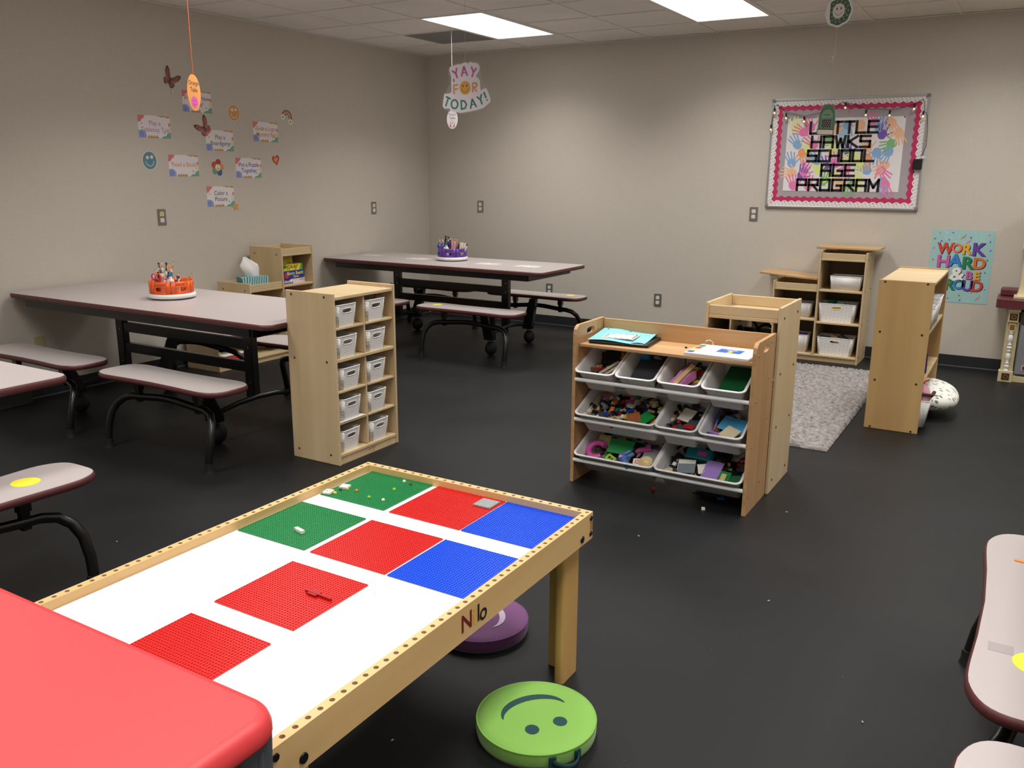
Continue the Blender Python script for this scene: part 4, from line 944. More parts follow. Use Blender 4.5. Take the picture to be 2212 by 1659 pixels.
# ================================================================ CADDIES
def caddy(label, loc, rot, col, colname):
    t = thing('desk_caddy', label, 'caddy', loc, rot)
    mb = MB(); mb.lathe([(.120, 0), (.128, .004), (.128, .008)], mat('caddy_foot', S(170, 168, 166), .4), 40); mb.lathe([(.134, .008), (.146, .010), (.148, .016), (.147, .030), (.142, .036), (.10, .036)], WHITE, 48); mb.build('turntable_base', t)
    R, z0, z1 = .135, .037, .116
    for k in range(6):
        a0, a1 = 2*PI*k/6+.02, 2*PI*(k+1)/6-.02
        mb = MB(); N = 20; W_ = (a1-a0); out = []; inn = []
        e = lambda c_: math.copysign(abs(c_)**.7, c_)
        P = lambda u, v: (R*math.cos(a0+W_*u), R*math.sin(a0+W_*u), z0+(z1-z0)*v)
        G = 12
        for q in range(N):
            a = 2*PI*(q+.5)/N; c_, s_ = math.cos(a), math.sin(a)
            inn.append((.5+.2*e(c_), .40+.17*e(s_))); tt = min(.30/max(abs(c_), 1e-6), .26/max(abs(s_), 1e-6)); out.append((.5+c_*tt, .40+s_*tt))
        mb.add([P(u, v) for u, v in out+inn], [(q, (q+1) % N, N+(q+1) % N, N+q) for q in range(N)], col, True)
        for U, V in ((.2, .14), (.8, .14), (.8, .66), (.2, .66)):
            qs = sorted(range(N), key=lambda q: abs(out[q][0]-U)+abs(out[q][1]-V))[:2]; mb.add([P(*out[qs[0]]), P(*out[qs[1]]), P(U, V)], [(0, 1, 2)], col)
        def strip(u0, u1, v0, v1, n=6):
            mb.add([P(u0+(u1-u0)*i/n, v) for v in (v0, v1) for i in range(n+1)], [(i, i+1, n+2+i, n+1+i) for i in range(n)], col, True)
        strip(0, .2, 0, 1, 3); strip(.8, 1, 0, 1, 3); strip(.2, .8, 0, .14); strip(.2, .8, .66, 1)
        # radial walls and floor
        for a in (a0, a1): mb.add([(R*math.cos(a), R*math.sin(a), z0), (R*math.cos(a), R*math.sin(a), z1), (.02*math.cos(a), .02*math.sin(a), z1), (.02*math.cos(a), .02*math.sin(a), z0)], [(0, 1, 2, 3)], col)
        mb.add([P(i/5, 0) for i in range(6)]+[(0.02*math.cos(a0), .02*math.sin(a0), z0)], [tuple(range(7))], col)
        mb.build('cup', t, solid=.0025)
    return t
ORG = mat('orange_plastic', S(238, 96, 32), .35); PUR = mat('purple_plastic', S(92, 52, 150), .35)
OC = (1.150, -4.372, .7645); PC = (1.205, -1.275, .7645)
caddy('orange six cup pencil caddy on a white turntable, left cafeteria table', OC, .35, ORG, 'orange')
caddy('purple six cup craft caddy on a white turntable, far cafeteria table', PC, .35, PUR, 'purple')
LEAD = flat('lead', 40, 36, 34); WOODT = flat('pencil_wood', 226, 186, 130)
def pencil_mesh(m, L=.175, r=.0038, tip=True, tipm=None):
    mb = MB(); mb.tube([(0, 0, 0), (0, 0, L)], r, m, 6)
    if tip: mb.tube([(0, 0, L), (0, 0, L+.014)], [r, r*.35], WOODT, 8); mb.tube([(0, 0, L+.014), (0, 0, L+.019)], [r*.35, .0004], tipm or LEAD, 6)
    return mb
PP = {}
def stick(kind, label, base, tx, ty, up, mats_, cat, grp, L=.175, r=.0038):
    key = (kind, L, r)
    t = thing(kind, label, cat, group=grp)
    body, end = mats_; r = r*1.3
    mb = MB(); mb.tube([(0, 0, 0), (0, 0, L*.86)], r, body, 8); mb.build('barrel', t)
    mb = MB()
    if kind in ('pencil', 'coloured_pencil'):
        mb.tube([(0, 0, L*.86), (0, 0, L*.95)], [r, r*.4], WOODT, 8); mb.tube([(0, 0, L*.95), (0, 0, L)], [r*.4, .0005], end, 6); mb.build('tip', t)
    elif kind == 'paintbrush':
        mb.tube([(0, 0, L*.86), (0, 0, L*.92)], [r, r*1.1], STEEL, 8); mb.tube([(0, 0, L*.92), (0, 0, L*.96), (0, 0, L)], [r*1.1, r*1.6, .0008], end, 8); mb.build('bristles', t)
    else:
        mb.tube([(0, 0, L*.86), (0, 0, L)], [r*1.08, r*1.0], end, 8); mb.build('cap', t)
    d = Vector((tx, ty, up)).normalized(); q = Vector((0, 0, 1)).rotation_difference(d)
    t.matrix_world = Matrix.Translation(base) @ q.to_matrix().to_4x4()
    return t
rnd = random.Random(11)
CN = {'orange': (224, 140, 50), 'dark brown': (60, 40, 34), 'green': (70, 150, 70), 'purple': (90, 60, 130), 'maroon': (120, 40, 60), 'white': (236, 226, 222), 'peach': (226, 170, 130), 'grey': (90, 92, 96), 'blue': (60, 80, 170), 'black': (24, 24, 26), 'pink': (226, 150, 160), 'cream': (238, 226, 190), 'navy': (36, 40, 110), 'light blue': (110, 170, 220), 'red': (190, 50, 50)}
CM = {k: mat('pen_'+k.replace(' ', '_'), S(*v), .4) for k, v in CN.items()}
def fill(center, spec, where, grp):
    cx, cy, cz = center; n = len(spec)
    seen = {}
    for k, (kind, colr, a, rad, lean, la, L, r, ex) in enumerate(spec):
        x, y = cx+rad*math.cos(a), cy+rad*math.sin(a)
        m = CM[colr]; end = LEAD if kind == 'pencil' else m if kind != 'paintbrush' else CM['dark brown']
        if kind == 'marker': end = CM[ex] if ex else m
        stick(kind, '%s %s %s in the %s' % (ex or '', colr, kind.replace('_', ' '), where) if kind != 'marker' else '%s marker with a %s cap in the %s' % (colr, ex or colr, where), (x, y, cz+.042), lean*math.cos(la), lean*math.sin(la), 1, (m, end), kind.replace('_', ' '), grp, L, r)
L_ = 0
R_ = (-.5, .86)   # screen right in table plane, roughly
def az(dx): return math.atan2(0, 1)
# directions: +X is screen right (a little toward the back), -Y is toward the viewer
spec = [('pencil', 'orange', 4.0, .05, .25, 2.4, .20, .0038, 'long thin'), ('pencil', 'orange', 5.2, .045, .22, .6, .205, .0038, 'sharp'), ('pencil', 'orange', 4.9, .02, .08, 1.2, .185, .0038, 'upright'), ('pencil', 'orange', 6.1, .105, .75, .35, .16, .0038, 'far leaning'),
        ('coloured_pencil', 'green', 3.9, .055, .42, 2.7, .17, .0038, 'bright'), ('pencil', 'orange', 3.7, .075, .3, 2.9, .145, .0038, 'short'), ('paintbrush', 'dark brown', 3.5, .07, .32, 2.6, .19, .004, 'tall'), ('paintbrush', 'black', 4.3, .03, .2, 2.2, .19, .004, 'thick'),
        ('coloured_pencil', 'black', 4.5, .03, .15, 2.0, .175, .0038, 'straight'), ('marker', 'grey', 3.3, .10, .1, 2.5, .14, .006, 'white'), ('marker', 'blue', 3.1, .11, .08, 2.5, .13, .008, 'maroon'), ('marker', 'purple', 3.2, .10, .1, 2.4, .155, .006, 'light blue'),
        ('coloured_pencil', 'peach', 3.0, .12, .7, 3.4, .12, .005, 'slanting'), ('marker', 'dark brown', 2.9, .115, .6, 3.3, .09, .006, 'peach'), ('marker', 'green', 5.6, .05, .06, .8, .15, .006, 'white'), ('marker', 'purple', 5.0, .03, .05, .8, .15, .006, 'peach'),
        ('marker', 'white', 5.1, .11, .3, .4, .085, .006, ''), ('marker', 'white', 5.5, .115, .4, .3, .085, .007, 'pink'), ('coloured_pencil', 'maroon', 5.8, .10, .3, .5, .135, .005, 'dark'), ('marker', 'white', 6.0, .11, .05, .2, .11, .008, 'grey'), ('marker', 'maroon', 6.05, .095, .15, .6, .10, .006, 'white'), ('marker', 'cream', 4.2, .118, .5, 6.0, .08, .006, ''),
        ('marker', 'pink', 4.75, .08, .1, 1.0, .12, .011, 'cream')]
fill(OC, spec, 'orange caddy', 'pencils and markers in the orange caddy')
spec = [('pencil', 'orange', 3.2, .11, .25, 2.9, .16, .0038, 'leaning'), ('coloured_pencil', 'peach', 3.0, .10, .2, 2.8, .155, .0045, 'left'), ('marker', 'navy', 3.3, .115, .45, 3.0, .10, .008, ''), ('marker', 'light blue', 3.6, .10, .35, 2.7, .11, .007, ''), ('paintbrush', 'black', 3.7, .075, .10, 1.0, .19, .006, 'thick'), ('paintbrush', 'black', 3.95, .065, .18, .8, .185, .006, 'slanted'),
        ('marker', 'blue', 4.1, .075, .25, .7, .16, .005, 'white'), ('marker', 'navy', 4.3, .07, .28, .7, .155, .006, ''), ('coloured_pencil', 'red', 4.4, .05, .3, .6, .16, .0045, 'dark'), ('pencil', 'orange', 4.6, .04, .2, 2.6, .175, .0038, 'crossing'), ('pencil', 'orange', 4.5, .03, .2, 1.0, .175, .0038, 'central'), ('coloured_pencil', 'black', 4.2, .03, .12, 1.5, .175, .0045, 'upright'),
        ('pencil', 'orange', 5.6, .05, .1, 1.0, .175, .0038, 'right hand'), ('pencil', 'orange', 5.8, .06, .14, 1.0, .17, .0038, 'far right'), ('marker', 'navy', 5.1, .08, .15, 2.8, .14, .005, 'purple'), ('marker', 'pink', 5.5, .095, .02, 1.0, .14, .012, ''), ('marker', 'navy', 5.85, .095, .12, .8, .125, .007, 'blue'), ('marker', 'white', 5.4, .075, .1, 2.6, .13, .007, ''),
        ('marker', 'cream', 6.0, .105, .12, .6, .13, .008, ''), ('marker', 'white', 6.1, .10, .25, .5, .13, .007, 'cream'), ('marker', 'cream', 6.2, .105, .35, .5, .13, .006, 'white'), ('marker', 'white', .05, .11, .45, .4, .125, .006, 'grey')]
fill(PC, spec, 'purple caddy', 'pencils and markers in the purple caddy')
def glue(label, loc, capc):
    t = thing('glue_bottle', label, 'glue', loc)
    mb = MB(); mb.loft([[(x*f, y*f*.62, z) for x, y in rrect(.024, .024, .012, 5)] for f, z in ((.95, 0), (1, .01), (1, .075), (.9, .086), (.48, .094), (.46, .108))], WHITE, True); mb.build('bottle', t)
    mb = MB(); mb.lathe([(.010, .108), (.010, .118), (.006, .128), (.0045, .138), (.002, .143)], capc, 14); mb.build('cap', t)
    mb = MB(); mb.M = Matrix.Translation((0, -.0153, .05)) @ Matrix.Rotation(PI/2, 4, 'X'); mb.disc(0, .008, .012, flat('glue_blue', 60, 90, 170), .0); mb.build('label', t)
glue('white glue bottle with a blue cap in the orange caddy', (OC[0]+.055, OC[1]-.045, OC[2]+.038), mat('cap_blue', S(40, 130, 160), .4))
glue('white glue bottle with a dark green cap in the purple caddy', (PC[0]-.005, PC[1]-.09, PC[2]+.038), mat('cap_green', S(36, 112, 110), .4))
def scissors(label, loc, c1, rot=0.0):
    t = thing('scissors', label, 'scissors', loc, rot)
    for s_ in (-1, 1):
        mb = MB(); mb.tube([(s_*.018+.012*math.cos(a), 0, .105+.018*math.sin(a)) for a in [2*PI*k/16 for k in range(16)]], .0045, c1[0 if s_ < 0 else 1], 8, closed=True); mb.build('handle', t)
    mb = MB(); mb.add([(-.006, 0, 0), (.006, 0, 0), (.012, .001, .088), (-.012, .001, .088)], [(0, 1, 2, 3)], STEEL); mb.build('blades', t, solid=.002)
scissors('pink and orange handled scissors standing in the front of the orange caddy', (OC[0]+.01, OC[1]-.115, OC[2]+.042), (mat('scissor_pink', S(210, 60, 140), .4), mat('scissor_red', S(226, 70, 50), .4)), .4)
scissors('blue handled scissors in the left of the purple caddy', (PC[0]-.06, PC[1]-.09, PC[2]+.042), (mat('scissor_blue', S(40, 80, 190), .4),)*2, .2)
def spoon(label, loc, d):
    t = thing('plastic_spoon', label, 'spoon', group='white plastic spoons')
    mb = MB(); mb.tube([(0, 0, 0), (0, 0, .12)], [.003, .003], WHITE, 6); mb.ball((0, 0, .138), .011, WHITE, 12, 1, .45, 1.6); mb.build('spoon_body', t)
    t.matrix_world = Matrix.Translation(loc) @ Vector((0, 0, 1)).rotation_difference(Vector(d).normalized()).to_matrix().to_4x4()
spoon('taller white plastic spoon in the middle of the orange caddy', (OC[0]-.015, OC[1]-.03, OC[2]+.042), (-.15, 0, 1))
spoon('shorter white plastic spoon in the middle of the orange caddy', (OC[0]+.015, OC[1]-.04, OC[2]+.022), (-.02, 0, 1))
# ================================================================ left step shelf contents
def boxed(label, name, M, sx, sy, sz, cols, lines, cat='game'):
    t = thing(name, label, cat, group='things in the left step shelf'); t.matrix_world = M
    mb = MB(); mb.box(-sx/2, sx/2, -sy/2, sy/2, 0, sz, cols[0]); mb.build('box_body', t, bev=.001)
    mb = MB(); mb.M = Matrix.Translation((0, -sy/2-.0004, sz/2)) @ Matrix.Rotation(PI/2, 4, 'X')
    for kind, *a in lines:
        if kind == 't': s_, x, y, size, m, bd = a; mb.text(s_, x, y, size, m, .0009, bd)
        elif kind == 'd': x, y, r, m = a; mb.disc(x, y, r, m, .0006)
        elif kind == 'p': pts, m = a; mb.poly(pts, m, .0004)
    mb.build('printed_front', t)
    return t
RZ = Matrix.Rotation(PI/2, 4, 'Z')
gx = .32
INKW, INKB = flat('print_white', 240, 238, 230), flat('print_black', 40, 40, 36)
boxed('purple and white game box at the bottom of the stack in the left step shelf', 'game_box', Matrix.Translation((gx-.02, -2.535, .6225)) @ RZ, .27, .19, .042, (flat('box_lilac', 226, 208, 220), ), (('p', [(-.135, -.021), (-.01, -.021), (-.02, .021), (-.135, .021)], flat('box_violet', 70, 60, 140)), ('d', -.03, .003, .014, INKW), ('t', 'Splendid', -.08, -.002, .034, INKW, .01), ('t', 'GAME SET', .10, .002, .014, flat('print_violet', 110, 100, 180), 0)))
boxed('blue game box in the middle of the stack in the left step shelf', 'game_box', Matrix.Translation((gx-.02, -2.545, .665)) @ RZ, .255, .2, .068, (flat('box_royal', 30, 60, 150), ), (('d', -.075, -.004, .026, flat('berry_red', 200, 50, 60)), ('t', 'Bingo Bears', .025, .010, .040, flat('print_lemon', 236, 226, 120), .02), ('t', 'Game', .035, -.018, .026, flat('print_lemon', 236, 226, 120), .02), ('t', 'Ages 4+', .108, .018, .012, INKW, 0), ('t', '2-4 players', .10, .002, .010, INKW, 0)))
boxed('yellow and green game box near the top of the stack in the left step shelf', 'game_box', Matrix.Translation((gx-.015, -2.55, .7335)) @ RZ, .25, .19, .055, (flat('box_yellow', 236, 224, 60), ), (('p', [(-.125, -.027), (-.105, -.027), (-.07, .027), (-.125, .027)], flat('box_grass', 90, 160, 70)), ('p', [(.125, -.027), (.08, -.027), (.105, .027), (.125, .027)], flat('box_grass', 90, 160, 70)), ('p', [(.02, -.024), (.045, -.024), (.075, .022), (.05, .022)], flat('box_brick', 206, 140, 90)), ('t', 'MANCALA', -.05, .006, .038, INKB, .015), ('t', 'FOLDING', -.05, -.016, .012, INKB, 0)))
boxed('small mustard card box on top of the stack in the left step shelf', 'card_box', Matrix.Translation((gx+.01, -2.6, .789)) @ RZ, .145, .11, .072, (flat('box_mustard', 198, 172, 60), ), (('t', 'SET', -.04, .018, .028, INKW, .0), ('t', 'CARDS', .03, -.022, .014, INKB, .01)), 'cards')
# tissue box on the middle step
t = thing('tissue_box', 'teal wavy patterned tissue box on the middle step of the left step shelf', 'tissue box', (.29, -2.905, .616), PI/2-.30)
TL = bpy.data.materials.new('teal_wave_print'); TL.use_nodes = True; nt = TL.node_tree; b = nt.nodes['Principled BSDF']
tc = nt.nodes.new('ShaderNodeTexCoord'); wv = nt.nodes.new('ShaderNodeTexWave'); wv.inputs['Scale'].default_value = 14; wv.inputs['Distortion'].default_value = 6; wv.inputs['Detail'].default_value = 1; wv.inputs['Detail Scale'].default_value = .6
cr = nt.nodes.new('ShaderNodeValToRGB'); cr.color_ramp.elements[0].position = .25; cr.color_ramp.elements[1].position = .32; cr.color_ramp.elements[0].color = S(206, 222, 220); cr.color_ramp.elements[1].color = S(70, 146, 158)
nt.links.new(tc.outputs['Object'], wv.inputs['Vector']); nt.links.new(wv.outputs[0], cr.inputs[0]); nt.links.new(cr.outputs[0], b.inputs['Base Color']); b.inputs['Roughness'].default_value = .5
mb = MB(); mb.box(-.115, .115, -.06, .06, 0, .095, TL); mb.build('carton', t, bev=.001)
mb = MB(); rings = []
for z, a, b_, ox in ((.0, .045, .012, 0), (.02, .052, .02, -.008), (.05, .06, .024, -.018), (.075, .055, .018, -.022), (.10, .03, .010, -.03), (.125, .008, .003, -.045)):
    rings.append([(ox+a*math.cos(t_)*(1+.12*math.sin(5*t_+z*40)), b_*math.sin(t_)*(1+.3*math.sin(3*t_+z*30)), .096+z) for t_ in [2*PI*k/28 for k in range(28)]])
rings = [[(x*1.35, y*1.3, .096+(z-.096)*1.3) for x, y, z in r_] for r_ in rings]; mb.loft(rings, mat('tissue_white', S(240, 236, 236), .8), True, cap0=False); mb.build('tissue', t)
REDT = flat('toy_red', 196, 44, 60)
mb = MB(); mb.M = Matrix.Translation((.30, -3.255, .0605)) @ RZ; mb.box(-.13, .13, -.10, .10, 0, .045, REDT); mb.box(-.132, .132, -.102, .102, .045, .055, INKW); tag(mb.build('red_game_box', bev=.002), 'red and white flat box in the lowest left compartment of the left step shelf', 'game')
mb = MB(); mb.M = Matrix.Translation((.33, -2.78, .0605)); rr = random.Random(4)
for k in range(10): mb.ball((rr.uniform(-.06, .05), rr.uniform(-.06, .06), .05+rr.uniform(-.01, .07)), .035, mat('clear_bag', S(176, 174, 180), .12, .0, .8), 8, 1, 1, .9)
tag(mb.build('plastic_bag'), 'shiny clear plastic bag of pieces at the bottom of the left step shelf', 'bag')
mb = MB(); mb.M = Matrix.Translation((.33, -2.62, .0605)) @ RZ; mb.box(-.08, .08, -.06, .06, 0, .17, flat('bag_red', 170, 36, 40)); mb.M = mb.M @ Matrix.Translation((-.03, -.0605, .11)) @ Matrix.Rotation(PI/2, 4, 'X')
for k in range(5): mb.stroke([(-.03+.02*k, -.04), (-.02+.02*k, .0), (-.035+.02*k, .03)], .006, flat('bag_pale', 236, 170, 160), .0006)
mb.disc(-.02, .02, .012, flat('bag_gold', 240, 200, 80), .0009); tag(mb.build('red_card_box', bev=.002), 'red printed box beside the plastic bag in the left step shelf', 'game')
# ================================================================ BRICK TABLE
PINE = wood('table_pine', S(228, 192, 136), S(206, 166, 108), 'y', 10)
PINEX = wood('table_pine_cross', S(228, 192, 136), S(202, 162, 106), 'x', 10)
PINEZ = wood('table_pine_leg', S(214, 172, 106), S(186, 144, 84), 'z', 12)
TX0, TX1, TY0, TY1, TZ = 3.930, 4.828, -7.080, -5.736, .54
def brick_table():
    t = thing('brick_table', 'low pine framed play table with a white top and coloured baseplates in the foreground', 'table', (TX0, TY0, 0))
    Wd, L = TX1-TX0, TY1-TY0; rw = .025; zb = .452; HOLE = flat('peg_hole', 120, 82, 48)
    def rail(x0, x1, y0, y1, along, m, nm):
        mb = MB(); P = .0335; ln = (y1-y0) if along == 'y' else (x1-x0); n = max(1, round(ln/P))
        for k in range(n):
            if along == 'y': a = y0+ln*k/n; b_ = y0+ln*(k+1)/n; cell_hole(mb, x0, x1, a, b_, (x0+x1)/2, (a+b_)/2, .0062, TZ, .010, m, HOLE)
            else: a = x0+ln*k/n; b_ = x0+ln*(k+1)/n; cell_hole(mb, a, b_, y0, y1, (a+b_)/2, (y0+y1)/2, .0062, TZ, .010, m, HOLE)
        vs = [(x0, y0), (x1, y0), (x1, y1), (x0, y1)]
        mb.add([(x, y, TZ) for x, y in vs]+[(x, y, zb) for x, y in vs], [(i, (i+1) % 4, 4+(i+1) % 4, 4+i) for i in range(4)]+[(4, 5, 6, 7)], m)
        return mb.build(nm, t, recalc=2)
    r1 = rail(Wd-rw, Wd, 0, L, 'y', PINE, 'rail'); rail(0, rw, 0, L, 'y', PINE, 'rail')
    rail(rw, Wd-rw, L-rw, L, 'x', PINEX, 'rail'); rail(rw, Wd-rw, 0, rw, 'x', PINEX, 'rail')
    mb = MB(); mb.box(rw+.0003, Wd-rw-.0003, rw+.0003, L-rw-.0003, .505, .514, mat('white_laminate', S(244, 243, 242), .3)); mb.build('table_top', t)
    for x in (.004, Wd-.004-.055):
        for y in (.0255+.002, L-.0255-.108):
            for_l = MB(); xs = x if x < .1 else x
            lx0, lx1 = (rw+.001, rw+.034) if x < .1 else (Wd-rw-.034, Wd-rw-.001)
            for_l.prism(rrect(.0165, .052, .012, 4, (lx0+lx1)/2, y+.052), 0, .504, PINEZ)
            yb = y+.078 if y > .5 else y-.0; 
            ox0, ox1 = (lx1, lx1+.06) if x < .1 else (lx0-.06, lx0)
            for_l.box(ox0, ox1, yb, yb+.026, 0, .5035, PINEZ)
            for_l.build('leg', t, bev=.002)
    BOLT = mat('black_bolt', S(16, 16, 17), .3)
    for y, z, r_ in ((.020, .520, .0085), (.020, .472, .0085), (.088, .475, .0115), (L-.014, .522, .0085), (L-.014, .472, .0085), (L-.072, .473, .0115)):
        mb = MB(); mb.cyl((Wd, y, z), (Wd+.003, y, z), r_, r_*.9, BOLT, 16); mb.build('bolt', t)
    mb = MB(); mb.M = Matrix.Translation((Wd+.0006, L-.012, .497)) @ Matrix(((0, 0, 1, 0), (1, 0, 0, 0), (0, 1, 0, 0), (0, 0, 0, 1))); mb.box(-.006, .010, -.014, .014, -.0004, .0003, flat('end_grain', 170, 122, 72)); mb.build('joint_end', t)
    # brand letters carved and coloured on the long rail
    mb = MB(); mb.M = Matrix.Translation((Wd+.0008, TYN-TY0, .495)) @ Matrix(((0, 0, 1, 0), (1, 0, 0, 0), (0, 1, 0, 0), (0, 0, 0, 1)))
    for s_, x, c in (('N', -.038, flat('brand_maroon', 112, 22, 28)), ('i', -.004, flat('brand_gold', 238, 176, 24)), ('l', .014, flat('brand_black', 22, 22, 26)), ('o', .036, flat('brand_black', 22, 22, 26))):
        mb.text(s_, x, 0 if s_ != 'o' else -.006, .066, c, 0, .012)
    mb.build('brand_lettering', t)
TYN = -6.40
brick_table()
def bp_mesh(m):
    return studs_plate(30, 30, m, .0035, .00893)
BPM = {'green': mat('plate_green', S(22, 128, 68), .3), 'red': mat('plate_red', S(204, 32, 30), .3), 'blue': mat('plate_blue', S(16, 78, 214), .3)}
src = {}
for col, x, y, lab in (('green', 4.100, -5.890, 'green baseplate in the far corner of the brick table with small loose pieces on it'), ('red', 4.3915, -5.892, 'red baseplate at the far table rail with a grey square plate on it'),
        ('blue', 4.666, -5.893, 'blue baseplate in the far right corner of the brick table'), ('green', 4.098, -6.240, 'green baseplate against the left rail holding one white bar brick'),
        ('red', 4.389, -6.240, 'plain red baseplate between the green and blue ones in the second row'), ('blue', 4.666, -6.241, 'blue baseplate against the right rail in the second row'),
        ('red', 4.392, -6.578, 'red baseplate alone on the white top with a flat red piece on it'), ('red', 4.392, -6.915, 'red baseplate partly hidden under the red table edge')):
    if col not in src: o = bp_mesh(BPM[col]).build('baseplate'); src[col] = o
    else: o = src[col].copy(); C.objects.link(o)
    put(o, (x, y, .5143)); tag(o, lab, 'baseplate', 'studded baseplates on the brick table')
BT = .5198
def onplate(o, x, y, lab, cat='toy brick', rz=0.0): put(o, (x, y, BT), rz); return tag(o, lab, cat)
onplate(studs_plate(6, 6, mat('plate_silver', S(160, 164, 166), .4), .004, .0105).build('grey_plate'), 4.487, -5.815, 'light grey square studded plate on the far red baseplate', 'toy plate')
mb = MB(); mb.box(-.02, .02, -.006, .006, 0, .009, BM['white']); mb.box(-.018, -.012, -.0062, .0062, .0005, .0085, BM['tan']); onplate(mb.build('white_bar'), 4.135, -6.292, 'white bar brick lying on the near green baseplate', rz=-.25)
mb = MB(); mb.box(-.045, .045, -.003, .003, 0, .006, mat('plate_red_dark', S(170, 20, 22), .35)); mb.box(-.03, .0, -.01, .012, 0, .005, MATS['plate_red_dark']); onplate(mb.build('red_lever'), 4.462, -6.560, 'flat red lever piece on the middle red baseplate', rz=-.05)
mb = MB(); mb.box(-.015, .015, -.015, .015, 0, .007, BM['white']); onplate(mb.build('white_tile'), 4.000, -5.940, 'plain white tile on the far green baseplate', 'toy tile', .2)
mb = MB(); mb.box(-.014, .014, -.014, .014, 0, .007, BM['white']); mb.M = Matrix.Translation((0, 0, .0072)); mb.stroke([(-.006, .004), (-.006, -.003), (0, -.006), (.006, -.003), (.006, .004)], .002, flat('tile_ink', 60, 50, 90), 0.0002); onplate(mb.build('printed_tile'), 3.986, -6.005, 'white tile with a dark printed mark at the corner of the far green baseplate', 'toy tile', .2)
for x, y, c, lab in ((4.055, -5.945, 'orange', 'orange round stud in the middle left of the far green baseplate'), (4.002, -5.965, 'dark grey', 'dark grey round stud near the white tiles on the far green baseplate'), (4.17, -5.80, 'brown', 'brown round stud near the far rail on the far green baseplate'),
        (4.13, -5.97, 'lime', 'lime round stud at the near edge of the far green baseplate'), (4.0, -5.95, 'lime', 'lime round stud beside the plain white tile'), (4.155, -5.87, 'lime', 'lime round stud in the right half of the far green baseplate'), (4.185, -5.965, 'white', 'pale round stud near the right corner of the far green baseplate'), (4.01, -6.0, 'yellow', 'yellow round stud beside the printed tile'), (4.135, -5.79, 'white', 'clear round stud close to the far rail')):
    mb = MB(); mb.lathe([(.0055, 0), (.0055, .004), (.004, .006)], BM[c], 12); onplate(mb.build('round_stud'), x+(.02 if lab.startswith('lime round stud beside') else 0), y, lab)
# ================================================================ CUSHIONS
def cushion(label, loc, rot, r, h, col, side, ink, strap):
    t = thing('floor_cushion', label, 'cushion', loc, rot, 'round smiley floor cushions')
    mb = MB(); n = 64
    mb.lathe([(r*.965, .004), (r*.985, .0), (r, .012), (r*1.004, h*.5), (r, h-.010), (r*.992, h-.004)], side, n, caps=False); mb.build('side_band', t)
    mb = MB(); mb.lathe([(.001, h+.003), (r*.5, h+.0045), (r*.8, h+.003), (r*.95, h+.0005), (r*.99, h-.005)], col, n); mb.build('top_cover', t)
    mb = MB(); mb.tube([(r*.992*math.cos(a), r*.992*math.sin(a), h-.005) for a in [2*PI*k/n for k in range(n)]], .0028, col, 6, closed=True); mb.build('piping', t)
    mb = MB(); k = r/.172
    up, lo = [], []
    for i in range(21):
        a = PI*(1+i/20); tp = math.sin(PI*i/20); up.append((.096*k*math.cos(a), k*(-.012-.052*tp**1.3))); lo.append((.099*k*math.cos(a), k*(-.013-.074*tp)))
    zz = h+.006
    for i in range(20): mb.add([up[i]+(zz,), up[i+1]+(zz,), lo[i+1]+(zz,), lo[i]+(zz,)], [(0, 1, 2, 3)], ink)
    mb.build('smile', t)
    for s_ in (-1, 1):
        mb = MB(); mb.disc(s_*.044*k, .062*k, (.0195*k), ink, zz, .021*k, 24); mb.build('eye', t)
    if strap:
        mb = MB()
        for s_ in (-1, 1):
            a = PI/2+s_*.22; mb.loft([[((r+.004+d)*math.cos(a+q), (r+.004+d)*math.sin(a+q), z) for q, z in ((-.05, h*.25), (.05, h*.25), (.05, h*.8), (-.05, h*.8))] for d in (0, .003)], strap, False)
        pts = []
        for i in range(15):
            a = PI/2-.22+.44*i/14; d = .01+.028*math.sin(PI*i/14); pts.append(((r+d)*math.cos(a), (r+d)*math.sin(a)))
        mb.add([(x, y, z) for z in (h*.32, h*.7) for x, y in pts], [(i, i+1, 16+i, 15+i) for i in range(14)], strap, True); mb.build('strap_handle', t, solid=.003)
GC = mat('lime_cover', S(142, 196, 90), .75, bump=.1, bscale=60); GS = mat('lime_side', S(124, 176, 72), .9, sheen=.3, bump=.3, bscale=300)
cushion('lime green round smiley cushion on the floor by the brick table leg', (4.842, -6.107, 0), 0, .172, .050, GC, GS, mat('dark_teal_print', S(36, 76, 78), .7), mat('teal_strap', S(14, 58, 60), .7))
bpy.data.objects['floor_cushion'].rotation_euler = (0, 0, 4.12)
PCo = mat('plum_cover', S(122, 74, 124), .75); PS = mat('plum_side', S(92, 50, 94), .85, sheen=.2)
cushion('purple round cushion with a pale smile half hidden under the brick table', (4.398, -5.712, 0), 2.45, .165, .048, PCo, PS, mat('pale_lilac_print', S(206, 190, 214), .7), None)
